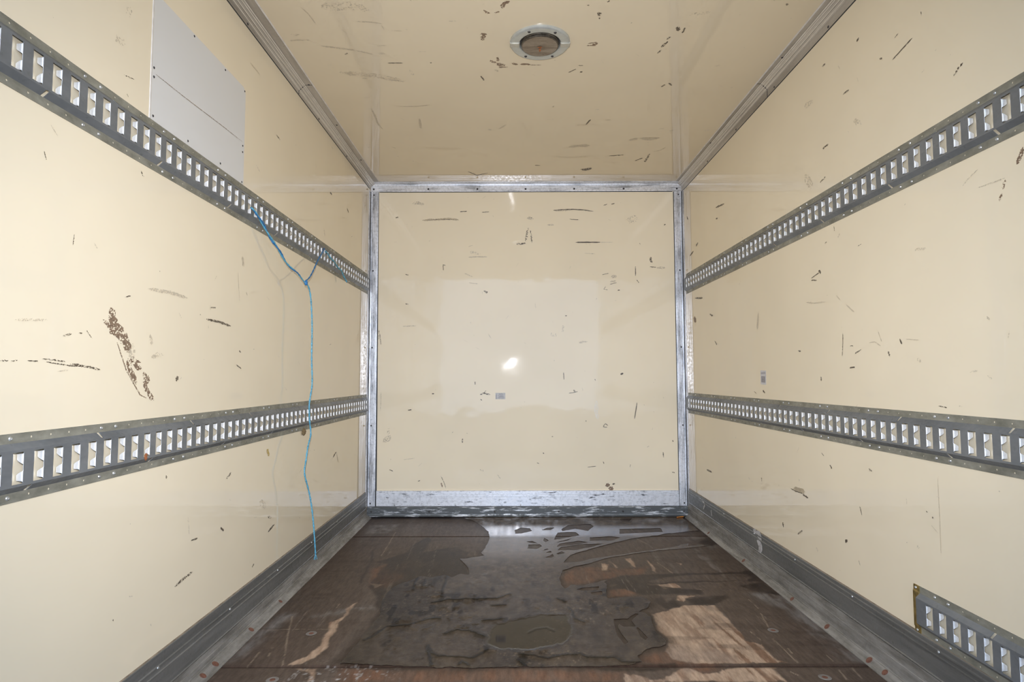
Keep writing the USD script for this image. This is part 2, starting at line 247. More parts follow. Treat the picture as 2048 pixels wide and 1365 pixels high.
# ------------------------------------------------------------------ traced wear, in millimetres on each surface
MARKS = json.loads('''{"L":[["b",23.6,68,[1428,1077,1437,1050,1452,1042]],["b",28.2,66,[1422,1034,1457,1027,1476,1018]],["b",29.2,68,[1472,1016,1489,997,1504,980]],["g",15.8,50,[1505,983,1513,953]],["b",16.2,76,[1495,960,1512,930,1536,897]],["b",21.0,61,[1511,960,1531,951,1551,938]],["b",19.5,66,[1564,923,1584,907,1570,891]],["b",14.8,66,[1565,899,1586,873,1610,852]],["b",3.5,76,[1455,998,1474,965,1493,932,1522,900,1553,868,1579,859]],["b",8.4,66,[1402,1049,1431,1032]],["g",9.6,40,[1508,1008,1521,984,1519,958]],["d",2.7,70,[1125,944,1142,945]],["d",2.7,70,[1188,946,1215,946]],["d",3.1,60,[1225,951,1253,950,1288,947]],["d",2.5,80,[1236,945,1318,937]],["d",5.4,70,[1303,942,1357,937,1397,931]],["d",2.6,50,[1147,944,1163,946]],["g",9.3,80,[1570,1148,1672,1153,1760,1149]],["d",7.5,85,[1876,1097,1963,1096,2037,1089]],["g",13.4,80,[2114,1343,2123,1312]],["d",2.3,60,[1205,1379,1208,1370,1212,1363]],["d",5.0,50,[1523,1449,1534,1438]],["d",9.6,90,[1714,905,1726,914]],["g",10.6,50,[1596,966,1623,976,1646,973]],["g",10.3,45,[1586,1027,1596,1001]],["d",7.9,50,[1745,318,1776,323,1835,329]],["d",4.6,70,[1824,425,1861,422]],["d",7.1,90,[2006,418,2027,403]],["d",7.8,80,[2396,307,2454,320]],["g",6.1,40,[1803,499,1812,446]],["d",8.4,80,[2256,215,2273,219]],["g",23.9,35,[2313,440,2366,411]],["d",9.3,50,[2392,366,2422,355]],["d",5.2,70,[2106,1008,2121,1003]],["d",5.2,70,[2086,958,2125,946]],["d",9.7,80,[3109,1894,3144,1894]],["d",11.2,80,[3434,1902,3467,1887]],["g",13.8,50,[3021,1671,3038,1644]],["g",5.2,60,[2082,1283,2100,1181]],["d",4.6,50,[1896,1137,1934,1140]],["g",21.3,25,[1404,1736,1441,1749]],["g",25.2,20,[1445,1838,1460,1831]],["d",4.7,50,[1447,1489,1472,1486]],["d",2.5,60,[1442,1665,1481,1674]],["g",10.2,70,[3302,506,3333,448]],["d",9.9,70,[3239,487,3292,508]],["y",15.4,85,[2368,631,2388,605]],["d",5.5,70,[1682,640,1685,633]],["d",7.4,50,[2038,573,2070,588]],["g",5.8,60,[2205,1714,2242,1698]],["g",5.7,60,[2133,2074,2221,2072]],["d",6.6,60,[2390,1907,2427,1901]],["d",3.1,60,[1478,1113,1501,1120]],["d",3.8,50,[1278,1002,1302,1008]],["d",2.6,80,[1324,1012,1335,1012]],["g",4.5,40,[1154,1025,1234,1032]],["d",2.9,60,[1478,330,1480,326]]],"R":[["d",4.4,85,[1755,1871,1708,1879,1666,1886]],["d",6.0,60,[1516,1695,1498,1708,1484,1713]],["d",7.4,90,[1934,2033,1922,2037]],["d",5.0,80,[1817,1908,1805,1902]],["d",6.7,70,[2155,2064,2134,2064]],["d",6.0,60,[2028,1895,1991,1893]],["g",19.3,40,[2294,1978,2232,1967]],["g",17.6,30,[1969,1778,1930,1744]],["d",7.6,70,[2172,1759,2133,1759]],["b",9.9,80,[1322,1426,1329,1412,1340,1396]],["g",3.4,60,[1504,1399,1479,1414,1450,1424]],["g",3.2,60,[1456,1378,1411,1376,1375,1375]],["b",6.5,70,[1374,1370,1382,1351]],["b",6.5,70,[1385,1341,1395,1326]],["g",33.1,25,[2308,1702,2261,1641]],["d",6.2,60,[2198,1639,2161,1648]],["d",3.4,60,[1742,1932,1727,1935]],["g",18.3,90,[2792,1211,2800,1181,2809,1139]],["d",10.5,95,[2231,1312,2217,1299]],["d",4.3,80,[2288,1292,2231,1303]],["d",4.3,70,[2293,1285,2248,1277]],["g",5.0,80,[2055,1160,2011,1131]],["g",3.6,70,[1883,1056,1865,1019]],["d",5.2,60,[2083,1062,2086,1023,2092,983]],["d",6.6,95,[1778,1023,1770,1009]],["d",7.7,70,[1835,988,1828,975]],["d",5.4,90,[2048,942,2018,944]],["d",7.8,80,[2242,912,2240,897]],["d",5.8,80,[2412,1017,2391,1014]],["g",4.8,70,[2116,1200,2094,1184]],["g",5.4,70,[1449,1056,1440,1048]],["g",2.8,60,[1749,1021,1691,1014]],["g",3.7,60,[1931,1021,1901,1023,1871,1008]],["d",11.1,70,[3747,1410,3609,1394]],["d",10.0,70,[3478,1280,3427,1265]],["b",28.6,80,[3787,1287,3747,1264]],["d",9.7,60,[3403,1117,3371,1095]],["g",5.3,60,[2334,1204,2268,1192,2192,1188]],["d",10.6,90,[2766,849,2745,840]],["g",5.7,60,[2079,1415,2093,1405]],["d",5.1,70,[2167,1406,2181,1404]],["g",6.9,40,[1699,1275,1650,1269]],["d",4.8,60,[2015,989,1979,1001]],["d",3.6,60,[2043,1017,2025,1016]],["g",8.6,35,[1705,962,1691,953]],["g",4.3,40,[1511,922,1487,925]],["g",4.1,40,[1455,913,1443,905]],["d",11.8,60,[3844,1701,3789,1712]],["d",11.7,70,[3811,1707,3768,1714]],["d",13.5,60,[3714,1738,3673,1747]],["d",8.7,80,[3339,1809,3314,1805]],["d",9.4,70,[3334,1873,3207,1856]],["d",13.4,70,[3892,1971,3871,1946]],["d",6.0,70,[2200,590,2187,580]],["d",5.0,60,[1960,614,1944,608]],["d",7.2,70,[2810,445,2806,430]],["t",20.3,95,[2488,453,2437,457,2396,457]],["d",4.1,80,[2515,449,2471,446,2412,448]],["d",7.3,70,[2413,444,2369,439]],["d",9.5,85,[2599,290,2596,272]],["d",5.2,75,[2019,480,2014,468,2009,456]],["d",9.3,90,[2115,338,2102,348]],["d",7.0,70,[2466,276,2426,299]],["g",10.6,40,[2319,261,2305,252]],["g",2.1,95,[1644,636,1643,538,1644,436]],["d",4.9,80,[1672,525,1669,522]],["d",3.3,80,[1696,535,1690,535]],["d",10.2,70,[3596,363,3506,362]],["g",8.7,40,[1742,426,1734,426]],["d",4.1,60,[2258,628,2240,619]],["w",35.2,70,[3872,671,3868,576]]],"C":[["b",15.3,85,[-120,2229,-99,2233]],["b",20.6,80,[-119,2250,-103,2246]],["b",15.6,75,[-121,2263,-110,2267]],["b",13.5,85,[-36,2067,-28,2039,-10,2030]],["b",9.3,60,[-99,2076,-92,2094,-82,2097]],["b",8.1,70,[-62,2094,-45,2088]],["b",14.4,80,[-90,2422,-82,2434,-68,2438]],["b",10.0,80,[-60,2395,-59,2426]],["b",20.5,75,[-61,2446,-45,2462,-32,2454]],["b",8.9,70,[-56,2479,-19,2475]],["b",11.7,85,[0,2446,23,2455]],["b",13.2,90,[36,2451,76,2455]],["b",4.7,70,[76,2459,123,2459]],["g",12.1,60,[-74,2499,-57,2512]],["d",6.9,85,[-137,2550,-125,2590]],["g",12.0,70,[-475,2985,-485,3101]],["g",8.6,80,[-695,2864,-695,2948,-700,3050,-691,3106]],["g",14.5,70,[-126,3110,-111,3129]],["g",10.6,60,[-70,3110,-32,3060]],["g",10.9,75,[-761,2310,-668,2332,-617,2347,-574,2370]],["g",7.3,70,[-581,2146,-529,2149,-490,2159]],["d",5.8,85,[-523,2440,-462,2440]],["g",37.1,30,[-741,2517,-665,2534,-594,2548,-486,2597]],["g",12.2,60,[-726,2517,-707,2530]],["g",50.1,20,[-678,2059,-578,2053,-520,2071]],["d",8.9,80,[-285,3765,-231,3841,-160,3794]],["g",4.2,70,[-756,2061,-743,2094,-735,2158]],["g",5.8,70,[-551,2843,-463,2844,-399,2828]],["g",10.5,50,[-873,2270,-832,2267,-793,2267]],["g",12.7,50,[-854,2229,-823,2229]],["d",8.7,90,[-345,2437,-339,2437]],["g",9.1,50,[-538,2311,-507,2307]],["g",13.9,50,[-544,2366,-522,2366]],["d",5.6,60,[-685,2373,-672,2361]],["g",7.2,60,[-234,2145,-208,2145]],["g",12.5,50,[-663,2569,-641,2570]],["g",9.5,50,[-544,2583,-484,2597]],["g",15.2,40,[-440,2497,-434,2540]],["g",5.5,50,[-378,2352,-350,2352]],["g",5.0,60,[-421,2208,-462,2204]],["d",11.7,85,[312,2098,325,2101]],["d",7.1,85,[315,2110,325,2113]],["d",4.8,80,[323,2126,324,2135]],["b",13.3,85,[323,2308,339,2294]],["b",5.4,90,[298,2311,336,2311]],["b",4.8,90,[302,2297,336,2287]],["d",5.1,85,[246,2522,275,2493]],["d",7.1,70,[285,2464,302,2464]],["d",10.3,90,[298,2522,303,2514]],["d",15.0,80,[627,2187,637,2210]],["d",7.5,70,[657,2226,657,2190]],["d",7.8,60,[609,2270,617,2250]],["d",10.7,70,[601,2324,607,2302,615,2284]],["d",8.3,70,[597,2368,604,2346]],["d",7.2,75,[681,2654,693,2631]],["d",7.8,80,[707,2617,725,2640]],["d",8.7,85,[387,3057,403,2996]],["g",32.3,85,[332,3361,388,3347,439,3340]],["g",26.5,80,[659,3269,693,3242]],["g",35.1,90,[715,3242,767,3249,811,3236]],["d",32.3,75,[441,3733,473,3733,498,3706]],["d",10.8,70,[579,3502,620,3495,663,3487]],["d",11.1,75,[752,3586,787,3536]],["d",12.0,60,[816,3612,816,3545,815,3472]],["g",7.6,70,[832,3433,864,3418,884,3373]],["d",5.9,80,[268,2051,275,2054]],["d",5.8,70,[338,2035,344,2026]],["d",6.8,80,[976,2046,983,2055]],["g",11.1,60,[410,2882,430,2882]],["d",10.5,80,[142,3659,173,3660]],["g",18.7,25,[653,2112,720,2094]],["g",7.4,50,[884,2463,867,2475]],["g",9.9,50,[998,2661,1010,2656]],["g",12.5,50,[1038,3143,1054,3124]],["g",12.5,50,[844,3142,868,3129]],["g",11.8,40,[478,3002,509,3003]],["d",4.9,70,[446,2160,449,2157]]],"B":[["g",20.6,70,[-677,2097,-643,2100,-602,2093]],["t",13.7,95,[-611,1982,-543,1986,-489,1989,-424,1992,-367,1985]],["d",4.1,60,[-588,1982,-489,1989,-390,1985]],["d",5.5,80,[-357,2041,-309,2044]],["d",6.9,60,[-207,2037,-159,2040]],["d",6.9,70,[-795,2000,-775,2004]],["d",6.1,80,[-724,1612,-703,1605]],["d",6.1,80,[-722,1411,-702,1408]],["d",5.1,80,[-467,1639,-470,1676,-453,1673]],["g",8.9,75,[-298,1727,-237,1731,-173,1730]],["g",17.0,40,[-288,1765,-220,1751]],["d",11.5,60,[-193,1498,-169,1485]],["d",12.3,60,[28,1816,68,1819,92,1822]],["d",12.3,50,[106,1926,99,1881,89,1840]],["d",10.2,50,[123,1908,133,1826]],["g",6.7,70,[-737,1259,-650,1262]],["g",6.8,60,[-294,1553,-237,1546]],["g",6.8,60,[-325,1618,-271,1594]],["d",7.5,80,[280,2049,341,2053,406,2056,477,2052,549,2042]],["g",13.7,60,[290,2046,426,2056]],["d",5.5,70,[388,1987,453,1983]],["g",11.6,80,[239,1949,279,1949]],["d",8.9,95,[428,1828,509,1828,594,1828]],["g",4.8,60,[594,1828,682,1828]],["d",15.0,80,[938,1724,934,1707,944,1690]],["d",6.8,70,[930,1659,971,1656]],["g",13.6,80,[977,1652,1032,1652]],["d",6.1,85,[832,1663,831,1598]],["d",5.4,70,[838,1571,854,1550]],["g",17.0,80,[669,1592,703,1595]],["d",5.4,70,[608,1606,649,1616]],["g",13.6,70,[662,1558,696,1561]],["d",4.1,80,[658,1541,702,1551]],["d",4.7,60,[628,1527,617,1507,641,1503]],["d",6.2,70,[621,2083,645,2090]],["d",6.2,80,[675,2090,696,2097]],["g",11.4,85,[445,1145,472,1152,499,1152]],["g",15.2,50,[342,1267,335,1216]],["g",30.3,25,[251,1203,291,1193]],["d",6.8,70,[708,1500,725,1500]],["d",6.9,60,[99,1994,133,1998]],["g",24.0,50,[103,1998,140,1991]],["g",47.9,20,[783,1982,851,1989]],["d",6.8,70,[1030,1944,1040,1951]],["g",6.1,60,[491,1753,559,1749]],["d",6.7,70,[353,1328,366,1328]],["d",10.0,65,[-219,799,-192,809,-152,799]],["d",4.0,70,[-192,812,-179,826]],["d",6.7,90,[-540,806,-526,806]],["d",8.0,85,[-699,697,-676,700]],["g",29.8,50,[-857,489,-830,509,-817,525]],["g",16.6,40,[-831,535,-824,578]],["d",8.6,80,[-335,508,-335,481]],["d",4.9,90,[-818,305,-795,295]],["b",7.9,75,[-476,219,-466,190]],["d",3.9,70,[-477,262,-460,229,-443,183]],["g",6.6,60,[-102,274,-89,251,-79,248]],["g",13.2,60,[-215,304,-198,294]],["d",6.0,80,[-252,886,-252,866]],["d",5.3,80,[-216,769,-206,762]],["d",6.6,70,[-629,229,-615,233]],["g",5.3,50,[-729,370,-650,380]],["g",5.3,60,[-880,817,-882,694]],["d",5.0,60,[-892,1209,-884,1135]],["d",4.7,60,[-899,1236,-898,1169]],["d",13.4,90,[721,934,738,940]],["d",5.0,60,[372,808,402,811,432,818]],["d",10.0,80,[406,828,416,821]],["d",5.3,70,[340,945,343,898]],["d",6.6,80,[828,744,821,697,810,638]],["d",5.6,70,[600,588,617,605,633,592]],["d",6.6,60,[600,585,626,582]],["d",4.0,85,[494,319,551,325]],["b",23.0,95,[615,198,638,204]],["b",26.3,95,[635,181,661,178]],["d",7.9,80,[658,207,675,211]],["d",6.6,70,[996,416,999,383]],["d",6.6,80,[257,520,267,520]],["d",6.6,80,[200,415,206,408]],["d",5.3,80,[160,349,173,342]],["d",5.3,70,[597,355,604,342]],["d",4.6,70,[779,335,776,318]],["d",6.6,80,[1061,495,1064,485]],["d",5.3,60,[1050,285,1073,282]],["d",6.0,70,[484,625,490,622]],["w",23.3,60,[558,754,554,681,567,638]],["d",5.3,70,[547,904,553,891]]]}''')
FLOOR = json.loads('''{"wet":[[-318,3951,-244,3855,-180,3699,-144,3595,-135,3440,-149,3266,-168,3169,-147,3123,-264,3064,-219,2938,-202,2823,-244,2835,-280,2787,-316,2823,-379,2781,-424,2812,-472,2740,-518,2673,-535,2588,-535,2488,-514,2367,-521,2266,-533,2198,-536,2104,-547,2011,-555,1971,-458,1958,-331,1944,-177,1938,69,1943,205,1943,360,1949,411,1968,404,2008,448,2064,517,2093,527,2131,512,2194,514,2279,525,2325,513,2372,485,2381,534,2431,560,2493,536,2547,473,2536,415,2531,391,2531,395,2605,412,2689,404,2720,425,2759,390,2736,317,2680,260,2691,220,2636,210,2691,213,2784,233,2883,298,2949,371,2989,327,3018,248,3004,291,3135,397,3229,542,3346,656,3435,849,3519,876,3543,1104,3620,1100,3956,1113,4011,244,4003,-218,4007]],"dry":[[10,3634,50,3697,103,3675,112,3613,53,3563,12,3554],[170,3633,204,3685,253,3696,222,3633],[292,3653,338,3749,483,3781,491,3715,445,3611,373,3663,294,3612],[260,3572,324,3591,369,3581,382,3512,291,3456,229,3420],[76,3248,83,3323,146,3331,158,3289,123,3239],[70,3385,109,3393,137,3349,94,3358],[166,3402,176,3457,194,3420,203,3402,177,3366],[220,3357,330,3446,306,3401],[233,3280,258,3348,370,3400,419,3364,347,3321],[233,3214,256,3271,372,3330,493,3338,438,3287,326,3214],[224,3151,255,3198,271,3166,236,3136],[161,3084,206,3151,207,3106,188,3083],[168,3167,196,3206,201,3175],[156,3207,179,3247,188,3231],[437,3464,566,3492,612,3463,551,3399,429,3400],[640,3657,892,3679,881,3587,620,3545],[687,3919,771,3932,734,3840,687,3853],[327,2593,379,2611,377,2570,331,2565],[273,2635,318,2659,374,2664,364,2622,296,2611],[378,2311,431,2316,472,2372,483,2362,442,2298,448,2241,403,2243,390,2269,382,2237,394,2116,381,2090,366,2187],[447,2236,456,2236,471,2150,460,2131,448,2162]],"wet2":[[326,3011,380,3060,480,3107,604,3164,780,3235,904,3300,941,3281,1005,3318,1066,3308,991,3271,766,3209,615,3149,467,3074,371,2989],[910,3319,958,3338,938,3271,899,3262]],"damp":[[-687,3024,-659,3052,-566,3172,-541,3353,-484,3499,-456,3406,-468,3187,-357,3267,-302,3283,-227,3170,-263,3050,-202,2823,-280,2787,-379,2781,-472,2740,-536,2630,-535,2488,-552,2470,-572,2557,-630,2673,-636,2765,-620,2995],[407,2741,490,2813,629,2833,815,2849,1069,2859,1099,2901,1119,2858,1110,2687,1121,2557,1045,2591,986,2675,1058,2706,1104,2724,1044,2738,1083,2790,1081,2831,806,2819,709,2792,608,2740,628,2714,783,2739,1047,2744,775,2713,599,2702,511,2690,417,2641],[398,2630,472,2715,567,2715,711,2640,817,2628,799,2570,537,2571,480,2641],[712,2526,786,2542,897,2569,901,2536,811,2461,723,2457],[573,2483,583,2526,618,2537,621,2483,667,2537,668,2441,609,2407],[1119,3631,1117,3498,1140,3356,1075,3289,1014,3347,1092,3457],[-565,2732,-544,2575,-514,2367,-518,2284,-532,2396,-558,2456,-566,2657],[-767,3278,-723,3157,-703,3052,-676,2718,-690,2730,-711,2996,-725,3126],[511,2362,523,2334,523,2100,499,2071,512,2271],[375,2316,435,2320,481,2381,513,2372,515,2297,520,2334,496,2362,456,2298,451,2236,468,2139,438,2123,446,2228,400,2228,390,2101,380,2086,362,2237],[-551,1958,-560,1991,-461,1971,-334,1957,-305,1932,-420,1926],[206,1949,362,1955,520,1967,531,1942,477,1923,415,1917,353,1911,204,1930]],"red":[[-627,2696,-671,2914,-617,2981,-534,2995,-531,2887,-493,2837,-530,2673,-596,2662],[-625,2657,-630,2732,-503,2731,-569,2669],[217,2784,297,2935,390,2935,512,2908,643,2933,577,2818,496,2819,390,2736,260,2691,221,2647],[398,2630,480,2641,533,2594,485,2560,396,2538],[453,2028,531,2056,685,2042,639,1910,563,1904,502,1948,410,1981,418,2015],[-267,1925,83,1930,80,1850,-374,1851,-386,1913],[-545,1939,-388,1919,-256,1851,-520,1852],[21,1931,337,1905,327,1849,20,1850]],"wood":[[-633,2498,-638,2396,-651,2284,-638,2215,-643,2151,-634,2090,-645,2012,-675,1971,-717,1959,-705,1991,-676,2019,-660,2097,-671,2143,-666,2215,-687,2284,-655,2348,-661,2426],[-679,1939,-613,1933,-601,1852,-625,1852,-624,1902],[667,2450,823,2450,809,2450,810,2409,811,2314,811,2218,813,2177,802,2130,850,2099,845,2027,847,1986,876,1967,719,1963,593,1961,566,1967,516,2001,505,2056,529,2100,537,2154,520,2228,526,2297,530,2362,597,2391],[339,1899,375,1902,408,1886,414,1871,456,1863,490,1904,543,1942,590,1895,637,1904,618,1848,335,1849],[572,1892,636,1904,660,1922,717,1944,833,1941,815,1922,817,1885,821,1847,558,1848],[561,3081,596,3081,592,2934,572,2961],[671,3059,681,2988,672,2843,656,2881],[438,3003,464,2975,445,2882,416,2882],[481,3031,504,2934,493,2921],[806,3016,826,2985,815,2962],[639,2689,715,2714,727,2652,651,2634],[689,2559,779,2559,723,2537,691,2493,669,2515],[787,2640,809,2628,810,2592,800,2628],[409,2670,431,2699,465,2698,435,2670],[-635,2707,-566,2706,-598,2657]],"grey":[[1052,3299,1115,3298,1115,3252,1060,3243],[983,2580,1070,2591,1116,2546,1128,2419,1105,2370,1023,2481],[1111,2522,1131,2438,1123,2242,1111,2054,1124,1965,1073,1985,1067,2160,1066,2341],[-887,3747,-711,3790,-705,3703,-747,3599,-852,3560],[994,3499,1095,3499,1063,3416,975,3396],[-763,2358,-651,2416,-572,2456,-553,2425,-650,2386,-754,2344],[-920,2106,-898,2340,-875,2378,-841,2368,-860,2242,-874,2061,-907,1979]],"pool":[[-98,2103,-96,2197,-78,2273,-27,2300,103,2364,214,2363,225,2254,216,2163,173,2102,104,2065,22,2048,24,2047,-41,2058]],"ridges":[[-330,2481,-271,2518,-150,2523,-62,2533,-14,2584],[-517,2135,-494,2166,-467,2249,-387,2266,-332,2310,-277,2337],[-288,2096,-274,2045,-248,2017,-168,2013,-135,2003,-114,2027,-87,2059],[-290,2088,-273,2003,-259,1957],[-172,1957,-163,1980,-144,1953],[216,2427,233,2383,232,2317,265,2289],[216,2036,238,2008,333,2005,350,1975,427,1971],[22,2030,70,2023,110,1999,176,2029],[-334,2319,-302,2333,-275,2323],[181,2527,210,2494],[-430,2629,-444,2887,-483,3461],[-300,2556,-303,2739,-304,2979],[-395,2672,-397,2763],[59,2196,85,2229,124,2238,144,2212],[127,2016,176,2026,209,2029],[14,1989,38,1950],[-108,2309,-79,2313,-46,2327],[-88,2454,-33,2459],[-245,2189,-203,2222,-156,2213,-94,2164]],"scr":[[-846,2349,-799,2175,-733,1959],[-845,2047,-840,1940],[-910,2225,-664,2232],[903,2145,906,2062,909,1966],[966,2512,968,2419],[850,2201,859,2137],[955,2370,931,2243],[923,2069,922,2034],[1024,2019,1025,1979],[858,1909,871,1891],[-703,2477,-703,2436],[-817,2083,-804,2019],[-695,3599,-675,3126],[700,3439,733,3339],[705,3041,741,2846],[1017,1940,1003,1861],[1062,1933,1054,1866]]}''')

# ------------------------------------------------------------------ room shell
T = 0.06
S = dict(cat="wall", kind="structure")
obj("ground", box(-25, 25, -30, 12, -1.25, -1.15), M_ground, label="grey asphalt ground outside the open rear of the box", cat="ground", kind="structure")
wall = {}
for key, name, mesh, m, lab in (
        ("L", "wall_left", box(-A - T, -A, Y0, D + T, -T, H + T), M_wall, "cream panelled left wall with the white patch panel and blue twine"),
        ("R", "wall_right", box(B, B + T, Y0, D + T, -T, H + T), M_wall, "cream panelled right wall with fine scratches and a short low rail"),
        ("B", "wall_back", box(-A, B, D, D + T, -T, H + T), M_back, "cream end wall framed in bare aluminium, flash glare at its centre"),
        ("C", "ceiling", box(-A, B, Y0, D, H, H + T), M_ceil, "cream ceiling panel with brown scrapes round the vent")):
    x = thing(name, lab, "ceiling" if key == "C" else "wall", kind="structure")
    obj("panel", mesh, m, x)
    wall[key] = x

FRAME = {"L": (np.array([-A, 0, 0]), np.array([0, 1.0, 0]), np.array([0, 0, 1.0]), np.array([1.0, 0, 0])),
         "R": (np.array([B, 0, 0]), np.array([0, 1.0, 0]), np.array([0, 0, 1.0]), np.array([-1.0, 0, 0])),
         "B": (np.array([0, D, 0]), np.array([1.0, 0, 0]), np.array([0, 0, 1.0]), np.array([0, -1.0, 0])),
         "C": (np.array([0, 0, H]), np.array([1.0, 0, 0]), np.array([0, 1.0, 0]), np.array([0, 0, -1.0]))}

def cells_to_mesh(surf, us, vs, mask, c, lift=0.0004):
    """Kept cells of a small grid become flat quads, joined along each row, lying on a surface."""
    O, U, V, N = FRAME[surf]
    quads = []
    for r in range(mask.shape[0]):
        row = np.r_[0, mask[r].astype(np.int8), 0]
        st, en = np.nonzero(np.diff(row) == 1)[0], np.nonzero(np.diff(row) == -1)[0]
        for a, b in zip(st, en):
            u0, u1, v0 = us[0] + (a - 0.5) * c, us[0] + (b - 0.5) * c, vs[r] - c / 2
            quads.append([(u0, v0), (u1, v0), (u1, v0 + c), (u0, v0 + c)])
    if not quads:
        return None
    q = np.array(quads).reshape(-1, 2)
    v = O + q[:, :1] * U + q[:, 1:] * V + N * lift
    f = np.arange(len(q)).reshape(-1, 4)
    if np.dot(np.cross(U, V), N) < 0:
        f = f[:, ::-1]
    return v, np.vstack([f[:, [0, 1, 2]], f[:, [0, 2, 3]]])

def mark_mesh(surf, w, den, pts, seed):
    P = np.asarray(pts, float).reshape(-1, 2) / 1000
    w = max(w / 1000, 0.0016)
    c = float(np.clip(w / 5, 0.0007, 0.0022))
    lo, hi = P.min(0) - w, P.max(0) + w
    us, vs = np.arange(lo[0], hi[0], c), np.arange(lo[1], hi[1], c)
    uu, vv = np.meshgrid(us, vs)
    line = LineString(P) if len(P) > 1 else Point(*P[0])
    pt = shapely.points(uu.ravel(), vv.ravel())
    dist = shapely.distance(line, pt).reshape(uu.shape)
    t = (shapely.line_locate_point(line, pt, normalized=True).reshape(uu.shape) if len(P) > 1 else 0.5 + 0 * uu)
    taper = np.clip(np.minimum(t, 1 - t) * 5 + 0.35, 0, 1)
    q = np.stack([uu / w * 1.1, vv / w * 1.1, 0 * uu + seed * 3.7], -1)
    n1 = meshkit.fbm(q, 3, seed)
    w2 = float(np.clip(w * 0.35, 0.002, 0.0042))
    q2 = np.stack([uu / w2, vv / w2, 0 * uu + seed * 1.3], -1)
    n2 = meshkit.fbm(q2, 3, seed + 50)
    mask = (dist < w / 2 * taper * (0.35 + 1.25 * n1)) & (n2 < np.quantile(n2, den) if den < 0.97 else n2 < 9)
    return cells_to_mesh(surf, us, vs, mask, c, 0.0003 + 0.00002 * (seed % 31))

def merge(ms):
    off, V, Fc = 0, [], []
    for v, f in ms:
        V.append(v); Fc.append(f + off); off += len(v)
    return np.vstack(V), np.vstack(Fc)

seed = 1
for surf in "LRCB":
    small = {}
    for col, w, den, pts in MARKS[surf]:
        seed += 1
        m = mark_mesh(surf, w, den / 100, pts, seed)
        if m is None:
            continue
        p = np.asarray(pts).reshape(-1, 2)
        if np.ptp(p, axis=0).max() + w > 28:
            obj("scuff_mark", m, M_mark[col], wall[surf])
        else:
            small.setdefault(col, []).append(m)
    lim = {"L": (1.2, 3.9, 0.2, 2.15), "R": (1.3, 3.9, 0.22, 2.15), "B": (-0.86, 1.05, 0.2, 2.15), "C": (-0.85, 1.05, 2.0, 3.9)}[surf]
    for k in range(90):                                    # scattered specks and hairline scratches
        seed += 1
        u, v, a = rng.uniform(lim[0], lim[1]), rng.uniform(lim[2], lim[3]), rng.uniform(0, math.pi)
        ln = rng.choice([0.002, 0.006, 0.02]) * rng.uniform(0.5, 1.6)
        m = mark_mesh(surf, rng.uniform(1.6, 3.0), 0.7, [u * 1000, v * 1000, (u + ln * math.cos(a)) * 1000, (v + ln * math.sin(a)) * 1000], seed)
        if m is not None:
            small.setdefault(rng.choice(["g", "g", "g", "d"]), []).append(m)
    for col, ms in small.items():
        obj("fine_scratches", merge(ms), M_mark[col], wall[surf], kind="stuff")

# ------------------------------------------------------------------ floor boards
def sdf(polys, X, Y, pad=0.08):
    """Signed distance (inside positive, metres) to the union of traced outlines, exact within pad."""
    out = np.full(X.shape, -pad)
    for p in polys:
        P = np.asarray(p, float).reshape(-1, 2) / 1000
        g = Polygon(P).buffer(0)
        if g.is_empty:
            continue
        x0, y0, x1, y1 = g.bounds
        k = (X > x0 - pad) & (X < x1 + pad) & (Y > y0 - pad) & (Y < y1 + pad)
        if not k.any():
            continue
        xs, ys = X[k], Y[k]
        d = shapely.distance(g.boundary, shapely.points(xs, ys))
        ins = shapely.contains_xy(g, xs, ys)
        out[k] = np.maximum(out[k], np.where(ins, d, -np.minimum(d, pad)))
    return out

def line_d(lines, X, Y, pad=0.05):
    out = np.full(X.shape, pad)
    for p in lines:
        P = np.asarray(p, float).reshape(-1, 2) / 1000
        g = LineString(P)
        x0, y0, x1, y1 = g.bounds
        k = (X > x0 - pad) & (X < x1 + pad) & (Y > y0 - pad) & (Y < y1 + pad)
        if k.any():
            out[k] = np.minimum(out[k], shapely.distance(g, shapely.points(X[k], Y[k])))
    return out

def nz(X, Y, sx, sy, octv=4, s=0):
    return meshkit.fbm(np.stack([X * sx, Y * sy, 0 * X + s * 7.3], -1), octv, s)

def smooth(a, lo, hi):
    t = np.clip((a - lo) / (hi - lo), 0, 1)
    return t * t * (3 - 2 * t)

def warp(X, Y, s, ax, ay):
    return (X + ax * (nz(X, Y, 30, 14, 4, s) - 0.5) * 2 + ax * 0.5 * (nz(X, Y, 120, 60, 3, s + 3) - 0.5) * 2,
            Y + ay * (nz(X, Y, 30, 14, 4, s + 5) - 0.5) * 2 + ay * 0.5 * (nz(X, Y, 120, 60, 3, s + 8) - 0.5) * 2)

